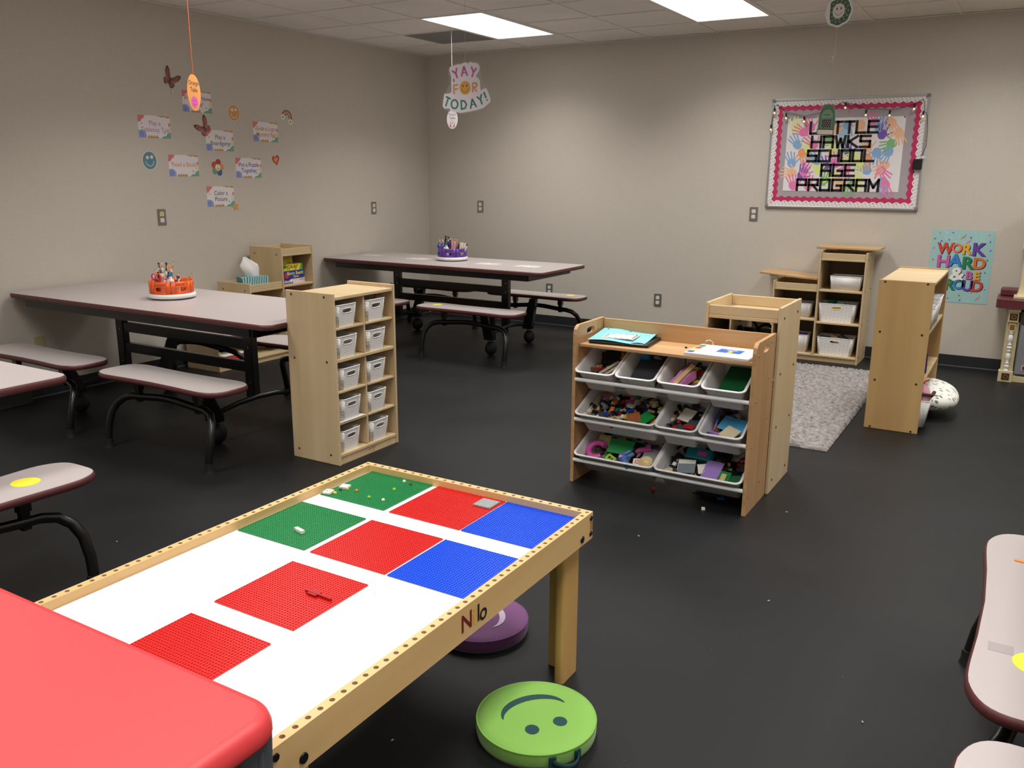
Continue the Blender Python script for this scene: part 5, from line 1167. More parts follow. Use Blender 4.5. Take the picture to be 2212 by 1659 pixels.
# ================================================================ RED TABLE
RT = mat('red_plastic_top', S(224, 66, 70), .45, bump=.04, bscale=500)
RX1, RY1, RZ_ = 4.936, -7.122, .70
t = thing('red_plastic_table', 'bright red plastic table top with a rounded corner filling the lower left corner', 'table', (RX1-.61, RY1-.305, 0))
mb = MB(); o0 = rrect(.61, .305, .065, 8)
mb.loft([[(x, y, z) for x, y in offs(o0, d)] for d, z in ((-.012, .655), (-.002, .657), (0, .662), (.0, .676), (-.004, .688), (-.011, .697), (-.022, .70))], RT, True); mb.build('tabletop', t)
GL = mat('grey_plastic_leg', S(78, 82, 88), .5)
for sx in (-1, 1):
    for sy in (-1, 1):
        mb = MB()
        mb.loft([[(sx*(.56+f)+x*s_, sy*(.252+f)+y*s_, z) for x, y in rrect(.036, .036, .02, 4)] for z, f, s_ in ((0, .012, .75), (.3, .006, .9), (.6, 0, 1.0), (.656, 0, 1.05))], GL, True)
        mb.tube([(sx*.595, sy*.252, .02), (sx*.592, sy*.252, .64)], .008, GL, 8); mb.build('leg', t)
# ================================================================ PLAY KITCHEN
CREAM = mat('kitchen_cream', S(206, 192, 150), .5); BURG = mat('kitchen_burgundy', S(96, 42, 48), .4); KGREY = mat('kitchen_grey', S(134, 136, 140), .45); GOLD = mat('kitchen_gold', S(150, 112, 52), .4, .5); KBR = mat('kitchen_brown', S(62, 40, 30), .5)
t = thing('play_kitchen', 'cream and burgundy play kitchen cut by the right edge against the back wall', 'toy kitchen', (5.80, -.39, 0))
mb = MB(); mb.box(.09, 1.1, .03, .36, .0, .55, KGREY); mb.box(.0, 1.1, -.0, .36, 0, .05, CREAM); mb.box(.0, .03, .06, .36, .05, .60, CREAM); mb.build('body', t, bev=.004)
mb = MB(); mb.prism([(-.09, -.0), (-.06, -.035), (1.1, -.035), (1.1, .36), (-.09, .36)], .575, .64, BURG); mb.build('counter', t, bev=.015, seg=3)
mb = MB(); mb.box(-.075, 1.1, .22, .36, .6405, .70, BURG); mb.build('backsplash_ledge', t, bev=.012)
mb = MB(); mb.box(.02, .19, .08, .34, .6405, .66, CREAM); mb.loft([[(.105+x*f, .21+y*f, z) for x, y in rrect(.07, .10, .02, 3)] for z, f in ((.66, 1), (.68, .9), (.74, .8), (1.02, .8))], CREAM, True); mb.box(.03, 1.1, .10, .34, 1.02, 1.3, CREAM); mb.build('hutch', t, bev=.003)
mb = MB(); mb.box(-.01, .09, -.02, .06, 0, .085, CREAM); mb.box(.005, .075, -.012, .05, .47, .55, CREAM); mb.box(.0, .085, -.02, .06, .55, .576, CREAM); mb.box(.0, .085, .012, .06, .085, .47, CREAM)
for z in (.043, .512):
    mb.box(.015, .068, -.0235 if z < .1 else -.0155, -.0195 if z < .1 else -.0115, z-.026, z+.026, KBR)
    mb.M = Matrix.Translation((.042, -.0238 if z < .1 else -.0158, z)) @ Matrix.Rotation(PI/2, 4, 'X'); mb.disc(0, 0, .018, GOLD, .0003); mb.disc(0, 0, .010, KBR, .0006); mb.M = Matrix()
mb.box(.02, .062, -.006, .0125, .40, .46, CREAM); mb.box(.025, .057, -.0085, -.0055, .408, .452, GOLD); mb.build('pillar', t, bev=.002)
mb = MB(); pr = [(.016, .086), (.016, .098), (.007, .10), (.015, .112), (.017, .122), (.015, .132), (.006, .142), (.014, .144), (.014, .150), (.006, .154), (.014, .18), (.018, .20), (.014, .222), (.006, .238), (.014, .240), (.014, .246), (.006, .250), (.015, .262), (.017, .270), (.015, .278), (.006, .288), (.014, .290), (.014, .296), (.006, .300), (.013, .32), (.018, .345), (.012, .37), (.006, .378), (.014, .380), (.014, .386), (.007, .389), (.016, .395), (.016, .4)]
mb.lathe(pr, WHITE, 16, (.04, -.002, 0)); mb.build('baluster', t)
mb = MB(); mb.box(.10, 1.1, -.01, .03, .47, .56, BURG); mb.build('drawer_front', t, bev=.006)
mb = MB(); mb.box(.10, .60, -.004, .03, .07, .45, KGREY); mb.M = Matrix.Translation((.19, -.0045, .12)) @ Matrix.Rotation(PI/2, 4, 'X'); mb.prism(rrect(.05, .02, .008), 0, .002, WHITE); mb.prism(rrect(.045, .016, .006), .002, .003, flat('logo_maroon', 110, 40, 50)); mb.text('A&R', 0, 0, .022, WHITE, .0034)
mb.build('oven_door', t); mb = MB(); mb.tube([(.16, -.01, .43), (.16, -.03, .40), (.16, -.03, .28), (.16, -.01, .25)], .006, WHITE, 8); mb.build('door_handle', t)
# ================================================================ floor crumbs
CR = mat('crumb_pale', S(176, 170, 160), .8)
for k, (x, y, lab) in enumerate(((4.56, -4.68, 'pale crumb on the open floor beyond the brick table leg'), (5.21, -4.98, 'pale crumb on the floor in the right middle foreground'), (4.52, -6.36, 'pale crumb on the floor under the near end of the brick table'), (5.64, -5.58, 'pale crumb on the floor near the right edge bench'), (2.66, -5.92, 'pale crumb on the floor under the left edge bench'), (5.05, -4.05, 'pale crumb on the floor right of the bin rack'))):
    mb = MB(); mb.ball((0, 0, .0025), .0035, CR, 6, 1.6, .8, .7); o = mb.build('crumb'); put(o, (x, y, 0), k*.7); tag(o, lab, 'crumb', 'floor crumbs')
# ================================================================ LEFT WALL CARDS AND STICKERS
CORAL = flat('coral', 218, 126, 124); PERI = flat('periwinkle', 150, 164, 212); TEALG = flat('sea_green', 118, 176, 152); AMB = flat('amber_zigzag', 204, 146, 92); CRM = flat('pale_lemon', 226, 222, 194); TAN = flat('tan_wave', 196, 152, 104); CARD = mat('card_white', S(236, 230, 232), .4)
def wall_card(y, z, lines, ink, label, size=.05, tilt=0.0):
    mb = MB(); w, h = .285, .165
    mb.prism(rrect(w/2, h/2, .006), .0006, .0016, CARD); W_ = .0018
    mb.poly([(-.1425, .0825), (-.080, .0825), (-.092, .062), (-.112, .050), (-.118, .036), (-.1425, .030)], CORAL, W_)
    mb.disc(-.113, .022, .010, flat('coral_light', 226, 176, 172), W_, .006, rot=.5)
    mb.poly([(-.1425, -.0825), (-.075, -.0825), (-.078, -.050), (-.095, -.030), (-.12, -.024), (-.1425, -.030)], PERI, W_); mb.disc(-.118, -.058, .022, flat('periwinkle_deep', 130, 148, 204), W_+.0002)
    mb.poly([(.1425, -.0825), (.055, -.0825), (.075, -.068), (.10, -.064), (.115, -.045), (.1425, -.036)], TEALG, W_)
    zz = [(-.068, -.0825)]
    for k in range(4): zz += [(-.056+.025*k, -.060), (-.044+.025*k, -.076)]
    mb.poly(zz+[(.035, -.0825)], AMB, W_)
    mb.poly([(.1425, -.036), (.118, -.042), (.106, -.02), (.122, .0), (.130, .03), (.1425, .03)], CRM, W_)
    mb.poly([(.02, .0825), (.1425, .0825), (.1425, .072), (.12, .068), (.10, .076), (.07, .072), (.045, .078)], TAN, W_); mb.disc(.134, .020, .008, CORAL, W_+.0002, .014)
    mb.poly([(.082, -.034), (.098, -.042), (.084, -.052)], flat('small_arrow', 150, 160, 190), W_)
    n = len(lines)
    for k, l in enumerate(lines): mb.text(l, .004, (.026 if n == 2 else .008)-k*.049, size, ink, W_+.0006, .006, .92)
    o = mb.build('activity_card'); o.matrix_world = at(WALL_L, 0, y, z) @ Matrix.Rotation(tilt, 4, 'Z'); tag(o, label, 'card', 'activity cards on the left wall')
wall_card(-3.099, 2.107, ["I'm Done Now", 'What?'], flat('ink_plum', 132, 88, 140), 'wall card reading done now what, behind the orange hanging tag', .043)
wall_card(-3.518, 1.894, ['Play a', 'Tabletop Toy'], flat('ink_mauve', 186, 142, 182), 'wall card reading play a tabletop toy in mauve letters')
wall_card(-2.896, 1.814, ['Play a', 'Boardgame'], flat('ink_grey', 104, 108, 116), 'wall card reading play a boardgame in grey letters')
wall_card(-2.385, 1.905, ['Grab a Lego', 'Mystery Bag'], flat('ink_ochre', 206, 142, 96), 'wall card reading grab a mystery bag in ochre letters')
wall_card(-3.276, 1.608, ['Read a Book'], flat('ink_peach', 222, 158, 128), 'wall card reading read a book in peach letters')
wall_card(-2.604, 1.597, ['Put a Puzzle', 'Together'], flat('ink_cobalt', 54, 70, 168), 'wall card reading put a puzzle together in blue letters')
wall_card(-2.929, 1.363, ['Color a', 'Picture'], flat('ink_slate', 88, 100, 108), 'wall card reading color a picture in slate letters')
def sticker(y, z, fn, name, label, cat='sticker', tilt=0.0):
    mb = MB(); fn(mb); o = mb.build(name); o.matrix_world = at(WALL_L, 0, y, z) @ Matrix.Rotation(tilt, 4, 'Z'); tag(o, label, cat, 'cut out wall stickers')
OFFW = flat('sticker_border', 226, 220, 212)
def base(mb, r, m, ry=None): mb.prism([((r+.005)*math.cos(a), ((ry or r)+.005)*math.sin(a)) for a in [2*PI*k/36 for k in range(36)]], .0006, .0016, OFFW); mb.disc(0, 0, r, m, .0018, ry, 36)
def flower_eyes(mb):
    for x, y in ((-.018, .022), (.020, .026)):
        for k in range(6): mb.disc(x+.009*math.cos(k*PI/3), y+.009*math.sin(k*PI/3), .0052, flat('petal_white', 240, 236, 226), .0021+.00002*k, n=10)
        mb.disc(x, y, .004, flat('petal_core', 236, 220, 190), .0024, n=10)
    mb.stroke([(-.035, -.008), (-.026, -.028), (-.008, -.040), (.014, -.040), (.032, -.024), (.038, -.004)], .005, flat('smile_pale', 236, 226, 206), .0021)
sticker(-2.727, 2.045, lambda mb: (base(mb, .060, flat('smile_orange', 216, 158, 90), .064), flower_eyes(mb)), 'smiley_sticker', 'orange smiley sticker with flower eyes on the left wall')
sticker(-3.588, 1.643, lambda mb: (base(mb, .060, flat('smile_teal', 92, 142, 160), .066), flower_eyes(mb)), 'smiley_sticker', 'teal blue smiley sticker with flower eyes on the left wall')
def heart(mb):
    def H(s_): return [(s_*.9*16*math.sin(t)**3/16, s_*(13*math.cos(t)-5*math.cos(2*t)-2*math.cos(3*t)-math.cos(4*t))/15) for t in [2*PI*k/40 for k in range(40)]]
    mb.prism(H(.056), .0006, .0016, OFFW); mb.poly(H(.051), flat('heart_red', 184, 72, 62), .0018); mb.poly(H(.034), flat('heart_orange', 214, 108, 74), .0020); mb.poly(H(.018), flat('heart_gold', 228, 160, 90), .0022)
sticker(-2.282, 1.670, heart, 'heart_sticker', 'red heart sticker with an orange middle on the left wall', tilt=.2)
def star(mb, s_=.040):
    P = lambda q: [(q*(1 if k % 2 == 0 else .5)*math.sin(PI*k/5), q*(1 if k % 2 == 0 else .5)*math.cos(PI*k/5)) for k in range(10)]
    mb.prism(P(s_*1.08), .0022, .003, OFFW); mb.poly(P(s_), flat('star_gold', 224, 160, 84), .0033)
sticker(-2.776, 1.274, star, 'star_sticker', 'small golden star sticker at the corner of the color a picture card', tilt=.2)
def rainbow(mb):
    for k, (r, c) in enumerate(((.066, (170, 74, 66)), (.055, (206, 140, 100)), (.046, (214, 190, 150)), (.037, (104, 128, 122)))):
        o = [(r*math.cos(a), r*math.sin(a)) for a in [PI*i/18 for i in range(19)]]; i_ = [((r-.0115)*math.cos(a), (r-.0115)*math.sin(a)) for a in [PI*i/18 for i in range(19)]]
        m = flat('rain%d' % k, *c); 
        for q in range(18): mb.poly([o[q], o[q+1], i_[q+1], i_[q]], m, .0016)
    for x, y in ((-.046, -.012), (.052, -.018)):
        for k in range(6): mb.disc(x+.016*math.cos(k*PI/3), y+.016*math.sin(k*PI/3), .011, flat('petal_white', 240, 236, 226), .0019+.00002*k, n=12)
        mb.disc(x, y, .009, flat('flower_core', 178, 110, 90), .0023)
sticker(-2.122, 2.040, rainbow, 'rainbow_sticker', 'rainbow sticker with two white flowers on the left wall', tilt=-.35)
def petals(mb):
    for k, c in enumerate(((176, 66, 58), (214, 160, 80), (70, 104, 156), (116, 158, 116), (198, 84, 56))):
        a = PI/2-.2-k*2*PI/5; mb.disc(.040*math.cos(a), .042*math.sin(a), .033, OFFW, .0012+.0001*k); mb.disc(.040*math.cos(a), .042*math.sin(a), .029, flat('petal%d' % k, *c), .0020+.0001*k)
    mb.disc(0, 0, .031, flat('peace_ring', 190, 140, 96), .003); mb.disc(0, 0, .026, flat('petal_white', 240, 236, 226), .0032)
    BRN = MATS['ink_peace_ring']; mb.stroke([(0, .026), (0, -.026)], .005, BRN, .0034); mb.stroke([(0, 0), (-.018, -.018)], .005, BRN, .0035); mb.stroke([(0, 0), (.018, -.018)], .005, BRN, .0036)
sticker(-2.939, 1.597, petals, 'flower_sticker', 'five coloured petal flower sticker with a peace sign on the left wall')
def butterfly(mb, c1, c2):
    A, D = flat('bf_%d' % c1[0], *c1), flat('bf_dark', 74, 52, 50)
    UP = [(0, 0), (.012, .028), (.035, .062), (.062, .080), (.070, .066), (.064, .035), (.045, .008)]; LOW = [(0, 0), (.040, .002), (.052, -.018), (.040, -.044), (.022, -.050), (.006, -.03)]
    for s_ in (-1, 1):
        for P, w in ((UP, .0020), (LOW, .0017)):
            mb.poly([(s_*x*1.06, y*1.06) for x, y in P], D, w); mb.poly([(s_*(x*.9+.002), y*.9) for x, y in P], A, w+.0004)
            mb.stroke([(0, 0), (s_*P[3][0]*.85, P[3][1]*.85)], .002, D, w+.0007); mb.stroke([(0, 0), (s_*P[4][0]*.8, P[4][1]*.8)], .002, D, w+.0008)
    for k in range(3): mb.disc(-.05-.006*k, -.01-.02*k, .006, flat('bf_grey', 206, 196, 190), .0016)
    mb.stroke([(0, .02), (0, -.035)], .007, D, .0036)
sticker(-3.339, 2.252, lambda mb: butterfly(mb, (156, 96, 72), 0), 'butterfly_sticker', 'brown butterfly sticker at the top of the wall cards', tilt=-.55)
sticker(-3.045, 1.905, lambda mb: butterfly(mb, (176, 104, 100), 0), 'butterfly_sticker', 'reddish butterfly sticker tucked behind the play a boardgame card', tilt=.7)
mb = MB(); mb.ball((0, 0, .006), .012, mat('clear_hook', S(222, 222, 222), .2), 10, .8, 1.4, .5); o = mb.build('adhesive_hook'); o.matrix_world = at(WALL_L, 0, -3.33, 2.165); tag(o, 'tiny white adhesive hook under the brown butterfly', 'hook')
# ================================================================ BULLETIN BOARD
BX, BZ, BW, BH = 4.4065, 1.745, 1.262, .927
t = thing('bulletin_board', 'bulletin board with a white dotted and a pink scalloped border on the back wall', 'board', (BX, 0, BZ))
ALU = mat('aluminium', S(190, 192, 196), .35, .8)
mb = MB(); mb.M = WALL_B; mb.box(-BW/2+.01, BW/2-.01, -BH/2+.01, BH/2-.01, .001, .012, mat('grey_felt', S(176, 168, 174), .95)); mb.build('felt_panel', t)
mb = MB(); mb.M = WALL_B; f = .016
for a in ((-BW/2, BW/2, BH/2-f, BH/2), (-BW/2, BW/2, -BH/2, -BH/2+f), (-BW/2, -BW/2+f, -BH/2+f, BH/2-f), (BW/2-f, BW/2, -BH/2+f, BH/2-f)): mb.box(*a, .001, .022, ALU)
mb.build('frame', t, bev=.002)
for sx in (-1, 1):
    for sy in (-1, 1):
        mb = MB(); mb.M = WALL_B; x, y = sx*(BW/2-.012), sy*(BH/2-.012); mb.box(x-.0135, x+.0135, y-.0135, y+.0135, .001, .0235, mat('corner_grey', S(120, 122, 128), .5)); mb.build('corner_cap', t, bev=.003)
def border(inner_off, amp, n_long, m, w, outer_off, nm, dots=False):
    # strip from outer_off to a wavy inner edge
    mb = MB(); mb.M = WALL_B
    hx, hy = BW/2, BH/2
    for side in range(4):
        L = (hx if side % 2 == 0 else hy)-outer_off; Hn = (hy if side % 2 == 0 else hx)
        n = n_long if side % 2 == 0 else round(n_long*hy/hx); st = n*8
        def pt(u, d):
            x, y = u, Hn-d
            for _ in range(side): x, y = -y, x
            return (x, y)
        for k in range(st):
            u0, u1 = -L+2*L*k/st, -L+2*L*(k+1)/st
            ph = lambda q: abs(math.sin(PI*q*n/st)) if dots else (.5-.5*math.cos(2*PI*q*n/st))
            d0, d1 = inner_off+amp*ph(k), inner_off+amp*ph(k+1)
            mb.poly([pt(u0, outer_off), pt(u1, outer_off), pt(u1, d1), pt(u0, d0)], m, w+.0001*side)
        if dots:
            for r_ in range(3):
                nd = n*(2 if r_ < 2 else 1)
                for k in range(nd):
                    u = -L+2*L*(k+.5+(.25 if r_ == 1 else 0))/nd; c = (flat('dot_dark', 70, 66, 70), flat('dot_red', 190, 90, 100), flat('dot_grey', 150, 150, 150))[(k*5+r_*3+side) % 3]
                    x, y = pt(u, outer_off+.010+.014*r_); mb.disc(x, y, .0033 if r_ < 2 else .0048, c, w+.0012, n=8)
    mb.build(nm, t)
border(.090, .013, 18, flat('border_pink', 200, 44, 98, .6), .0135, .040, 'pink_border')
border(.050, .015, 20, flat('border_white', 240, 236, 236, .5), .0150, .014, 'dotted_border', True)
# banner
t = thing('hand_print_banner', 'white hand print banner with black block letters on the bulletin board', 'banner', (4.397, 0, 1.735))
mb = MB(); mb.M = WALL_B; bw, bh = .953, .612
mb.box(-bw/2, bw/2, -bh/2, bh/2, .0130, .0142, mat('banner_paper', S(240, 236, 238), .55)); 
HC_ = [(242, 172, 204), (250, 196, 156), (142, 182, 224), (232, 244, 150), (132, 194, 128), (124, 94, 184), (242, 132, 186), (248, 170, 112), (178, 208, 232)]
HM = [flat('paint%d' % k, *c, .7) for k, c in enumerate(HC_)]
rr = random.Random(17); kk = 0
def hand(x, y, a, m, s_, w):
    ca, sa = math.cos(a), math.sin(a); T = lambda p, q: (x+(p*ca-q*sa)*s_, y+(p*sa+q*ca)*s_)
    mb.poly([T(.030*math.cos(q)*(1+.08*math.sin(3*q)), .034*math.sin(q)*(1+.06*math.cos(2*q))) for q in [2*PI*i/16 for i in range(16)]], m, w)
    for fx, fa, fl in ((-.022, .28, .045), (-.008, .09, .055), (.008, -.08, .052), (.022, -.28, .042), (.030, -1.0, .034)):
        b0 = (fx, .026 if fa > -.9 else -.002); b1 = (fx-math.sin(fa)*fl, b0[1]+math.cos(fa)*fl); mb.stroke([T(*b0), T(*b1)], .0095*s_, m, w+.00005)
# large prints roughly where the photo has them, then fillers
PR = [(.06, .12, 3, 0), (.14, .17, 6, 1.2), (.20, .10, 6, .5), (.09, .35, 2, .6), (.14, .47, 7, 3.6), (.20, .42, 3, .4), (.05, .62, 2, .3), (.15, .80, 5, -.3), (.17, .74, 6, -.3), (.06, .76, 1, 1.5), (.08, .95, 6, .3), (.22, .95, 6, .1), (.24, .35, 6, .8), (.37, .08, 6, .2), (.31, .10, 1, .1), (.45, .12, 1, 3.1), (.53, .08, 2, 3.1), (.64, .08, 1, 3.1), (.76, .06, 6, .4), (.83, .22, 5, -.1), (.80, .12, 2, -.2), (.90, .06, 1, 3.6), (.92, .35, 4, 1.9), (.90, .46, 2, 2.6), (.80, .47, 2, 3.1), (.72, .40, 1, .4), (.72, .55, 7, 2.9), (.88, .65, 1, 2.2), (.73, .72, 2, 1.0), (.85, .72, 6, 3.9), (.87, .88, 2, 3.2), (.90, .92, 6, 3.4), (.36, .30, 4, .2), (.43, .38, 3, 2.6), (.52, .30, 4, 3.0), (.55, .45, 5, .2), (.60, .50, 3, 2.2), (.66, .60, 3, 3.0), (.37, .68, 5, .3), (.30, .72, 3, .4), (.45, .62, 6, .4), (.55, .70, 6, 3.0), (.45, .80, 3, 2), (.36, .88, 4, -.2), (.60, .92, 4, 3.0), (.50, .95, 1, .2), (.28, .58, 2, .9), (.66, .85, 3, 3.1), (.50, .20, 8, 3.1), (.97, .20, 1, 3.4)]
for k, (u, v, c, a) in enumerate(PR): hand((u-.5)*bw*.97, (.5-v)*bh*.95, a, HM[c], 1.25, .01435+.000012*k)
GLY = {'L': [[(0, 1), (0, 0), (1, 0)]], 'I': [[(.5, 1), (.5, 0)]], 'T': [[(0, 1), (1, 1)], [(.5, 1), (.5, 0)]], 'E': [[(1, 1), (0, 1), (0, 0), (1, 0)], [(0, .5), (.9, .5)]], 'H': [[(0, 1), (0, 0)], [(1, 1), (1, 0)], [(0, .5), (1, .5)]],
       'A': [[(0, 0), (0, 1), (1, 1), (1, 0)], [(0, .45), (1, .45)]], 'W': [[(0, 1), (.22, 0), (.5, .75), (.78, 0), (1, 1)]], 'K': [[(0, 1), (0, 0)], [(1, 1), (.1, .5), (1, 0)]], 'S': [[(1, 1), (0, 1), (0, .52), (1, .52), (1, 0), (0, 0)]], 'C': [[(1, 1), (0, 1), (0, 0), (1, 0)]],
       'O': [[(0, 0), (0, 1), (1, 1), (1, 0), (0, 0)]], 'G': [[(1, 1), (0, 1), (0, 0), (1, 0), (1, .45), (.5, .45)]], 'P': [[(0, 0), (0, 1), (1, 1), (1, .48), (0, .48)]], 'R': [[(0, 0), (0, 1), (1, 1), (1, .48), (0, .48)], [(.45, .48), (1, 0)]], 'M': [[(0, 0), (0, 1), (.5, .3), (1, 1), (1, 0)]]}
TAPE_B = flat('black_tape', 26, 24, 30, .35)
for word, u0, u1, v0, v1 in (('LITTLE', .20, .795, .055, .205), ('HAWKS', .22, .743, .25, .395), ('SCHOOL', .196, .783, .44, .585), ('AGE', .326, .634, .635, .785), ('PROGRAM', .12, .848, .84, .985)):
    n = len(word); W_ = (u1-u0)*bw; adv = W_/n; gw = adv*.76
    for k, ch in enumerate(word):
        x = (u0-.5)*bw+adv*k+adv*.08; y0 = (.5-v1)*bh; hh = (v1-v0)*bh
        for st in GLY[ch]: mb.stroke([(x+p*gw, y0+q*hh) for p, q in st], .0205, TAPE_B, .0154+.00003*(k % 3), False)
mb.build('printed_sheet', t)
for x in (-.444, .467):
    m2 = MB(); m2.M = WALL_B; m2.lathe([(.006, .0165), (.005, .019), (.001, .020)], RUBBER, 12, (x, .299, 0)); m2.build('push_pin', t)
# string lights
t = thing('string_lights', 'black cord string of small clear bulbs draped over the bulletin board', 'lights', (0, 0, 0))
cord = [(3.782, 1.998), (3.792, 2.101), (3.801, 2.16), (3.826, 2.162), (3.905, 2.098), (3.98, 2.082), (4.062, 2.059), (4.179, 2.083), (4.284, 2.12), (4.36, 2.164), (4.396, 2.163), (4.48, 2.137), (4.568, 2.101), (4.663, 2.1), (4.746, 2.092), (4.851, 2.108), (4.928, 2.134), (4.979, 2.164), (5.002, 2.148), (5.01, 2.071), (5.031, 2.045), (5.046, 1.937), (5.049, 1.796), (5.02, 1.72)]
mb = MB(); mb.tube([(x, -.030, z) for x, z in cord], .0022, RUBBER, 6); mb.build('cord', t)
GLS = mat('bulb_glass', S(250, 240, 220), .05, trans=.9, spec=.5); FIL = mat('bulb_filament', S(255, 220, 150), .4, emit=(1, .8, .5, 1), es=3)
for x, z in ((3.804, 2.125), (3.907, 2.077), (4.063, 2.046), (4.394, 2.149), (4.563, 2.085), (4.748, 2.076), (4.929, 2.122), (5.002, 2.062), (3.783, 1.984)):
    mb = MB(); mb.lathe([(.007, .012), (.0085, .0), (.007, -.016)], RUBBER, 12, (x, -.040, z)); mb.build('socket', t)
    mb = MB(); mb.ball((x, -.040, z-.033), .0165, GLS, 12, 1, 1, 1.1)
    b_ = mb.build('bulb', t); mb = MB(); mb.ball((x, -.040, z-.031), .0045, FIL, 8); mb.build('filament', b_)
mb = MB(); mb.M = at(WALL_B, 5.0, 0, 1.655); mb.prism(rrect(.034, .043, .010), .024, .05, mat('battery_black', S(16, 17, 18), .5)); mb.box(-.02, .02, .012, .016, .05, .052, RUBBER); mb.build('battery_box', t, bev=.004)
mb = MB(); mb.M = at(WALL_B, 5.037, 0, 1.712); mb.prism(rrect(.014, .008, .004), .024, .03, WHITE); mb.build('paper_tag', t)
# ================================================================ POSTER
t = MB(); mb = t; mb.M = WALL_B; pw, ph = .462, .594
mb.box(-pw/2, pw/2, -ph/2, ph/2, .0008, .0018, mat('poster_mint', S(164, 206, 206), .5)); 
PCOL = {'r': (214, 74, 62), 'o': (232, 130, 84), 'y': (236, 176, 60), 'p': (104, 70, 168), 'k': (208, 96, 170), 'b': (56, 136, 208), 'g': (38, 132, 84), 'n': (226, 116, 56), 'w': (244, 242, 236)}
PM = {k: flat('poster_'+k, *v) for k, v in PCOL.items()}; PBK = flat('poster_black', 28, 26, 44)
def bigt(ch, u, v, size, c, sx=1.0):
    x, y = (u-.5)*pw, (.5-v)*ph
    for k in range(4): mb.text(ch, x+.0022*k, y-.0016*k, size, PBK, .0020+.00005*k, .035, sx)
    mb.text(ch, x, y, size, PM[c], .0024, .035, sx)
for ch, u, v, s_, c, sx in (('W', .235, .265, .125, 'r', .9), ('O', .42, .255, .10, 'o', .95), ('R', .575, .268, .115, 'y', .95), ('K', .76, .265, .14, 'p', 1.0), ('H', .225, .445, .135, 'k', 1.05), ('A', .42, .425, .135, 'b', 1.0), ('R', .615, .455, .135, 'g', 1.05), ('D', .80, .455, .125, 'n', 1.0),
                            ('B', .665, .62, .088, 'k', 1), ('E', .79, .62, .088, 'y', 1), ('P', .21, .762, .12, 'n', 1.0), ('R', .365, .762, .12, 'g', 1.05), ('O', .515, .755, .105, 'b', 1.0), ('U', .655, .765, .12, 'p', 1.0), ('D', .805, .765, .12, 'r', 1.0)): bigt(ch, u, v, s_, c, sx)
bigt('&', .47, .615, .15, 'w', 1.1)
rr = random.Random(8); CF = ('r', 'o', 'y', 'b', 'g', 'p', 'k')
for u, v in ((.12, .05), (.33, .04), (.62, .10), (.90, .06), (.05, .13), (.16, .16), (.28, .14), (.93, .15), (.05, .26), (.95, .27), (.06, .42), (.92, .40), (.91, .57), (.88, .72), (.94, .80), (.30, .88), (.55, .90), (.20, .94), (.37, .95), (.57, .965), (.74, .86), (.12, .9)):
    c = PM[rr.choice(CF)]; x, y, a = (u-.5)*pw, (.5-v)*ph, rr.uniform(0, 3); mb.poly([(x+.008*math.cos(a)-.005*math.sin(a), y+.008*math.sin(a)+.005*math.cos(a)), (x-.008*math.cos(a)-.005*math.sin(a), y-.008*math.sin(a)+.005*math.cos(a)), (x-.007*math.cos(a)+.004*math.sin(a), y-.007*math.sin(a)-.004*math.cos(a)), (x+.009*math.cos(a)+.004*math.sin(a), y+.009*math.sin(a)-.004*math.cos(a))], c, .0021)
for _ in range(40): mb.disc(rr.uniform(-.45, .45)*pw, rr.choice((rr.uniform(.33, .48), rr.uniform(-.48, -.34)))*ph, .0028, PM['w'], .0021, n=8)
for u, v, c in ((.51, .09, 'r'), (.85, .92, 'n'), (.60, .15, 'k')):
    x, y = (u-.5)*pw, (.5-v)*ph; mb.stroke([(x-.018, y-.022), (x-.012, y-.008), (x+.002, y-.010), (x-.002, y+.002), (x+.010, y+.004), (x+.012, y+.02)], .005, PM[c], .0021)
o = mb.build('motivational_poster'); o.location = (5.403, 0, .838); tag(o, 'pale blue work hard and be proud poster low on the back wall', 'poster')
# ================================================================ HANGING SIGNS
CLEAR = mat('clear_laminate', S(200, 204, 206), .12, alpha=.14)
THR = mat('white_thread', S(206, 204, 200), .6)
def thread(parent, x, y, z0, z1, m=None, r=.0011):
    mb = MB(); mb.tube([(x, y, z0), (x+.001, y, (z0+z1)/2), (x, y, z1)], r, m or THR, 6); return mb.build('thread', parent)
def facing(x, y, z, yaw): return Matrix.Translation((x, y, z)) @ Matrix.Rotation(yaw, 4, 'Z') @ WALL_B
# yay sign
SGN = .34
t = thing('hanging_sign', 'laminated white yay for today sign hanging by a thread from the ceiling', 'sign', (2.222, -2.55, 2.162))
F = Matrix.Rotation(SGN, 4, 'Z') @ WALL_B
def zp(px, py): return ((px-735)/1464*150/282, (665-py)/1659*170/282)
outline = [(300, 770), (395, 770), (450, 740), (445, 560), (525, 545), (520, 500), (440, 440), (410, 320), (420, 265), (520, 235), (590, 215), (640, 215), (730, 180), (790, 200), (850, 175), (890, 190), (990, 205), (1030, 260), (1025, 330), (950, 450), (1010, 490), (1035, 530), (1050, 720), (1140, 670), (1180, 690), (1255, 880), (1250, 940), (1180, 990), (1110, 1050), (960, 1090), (780, 1120), (640, 1140), (470, 1115), (390, 1050), (300, 1055), (265, 1010), (290, 850)]
clear_o = [(255, 860), (330, 740), (420, 580), (380, 420), (390, 300), (500, 200), (740, 170), (900, 155), (1000, 175), (1050, 240), (1055, 400), (1100, 560), (1200, 690), (1265, 880), (1250, 960), (1110, 1075), (900, 1130), (660, 1165), (440, 1130), (290, 1070), (240, 980)]
mb = MB(); mb.M = F; mb.prism([zp(*p) for p in clear_o], -.0006, .0, CLEAR); mb.build('clear_sleeve', t)
mb = MB(); mb.M = F; mb.prism([zp(*p) for p in outline], .0004, .0012, mat('sign_white', S(236, 230, 238), .4))
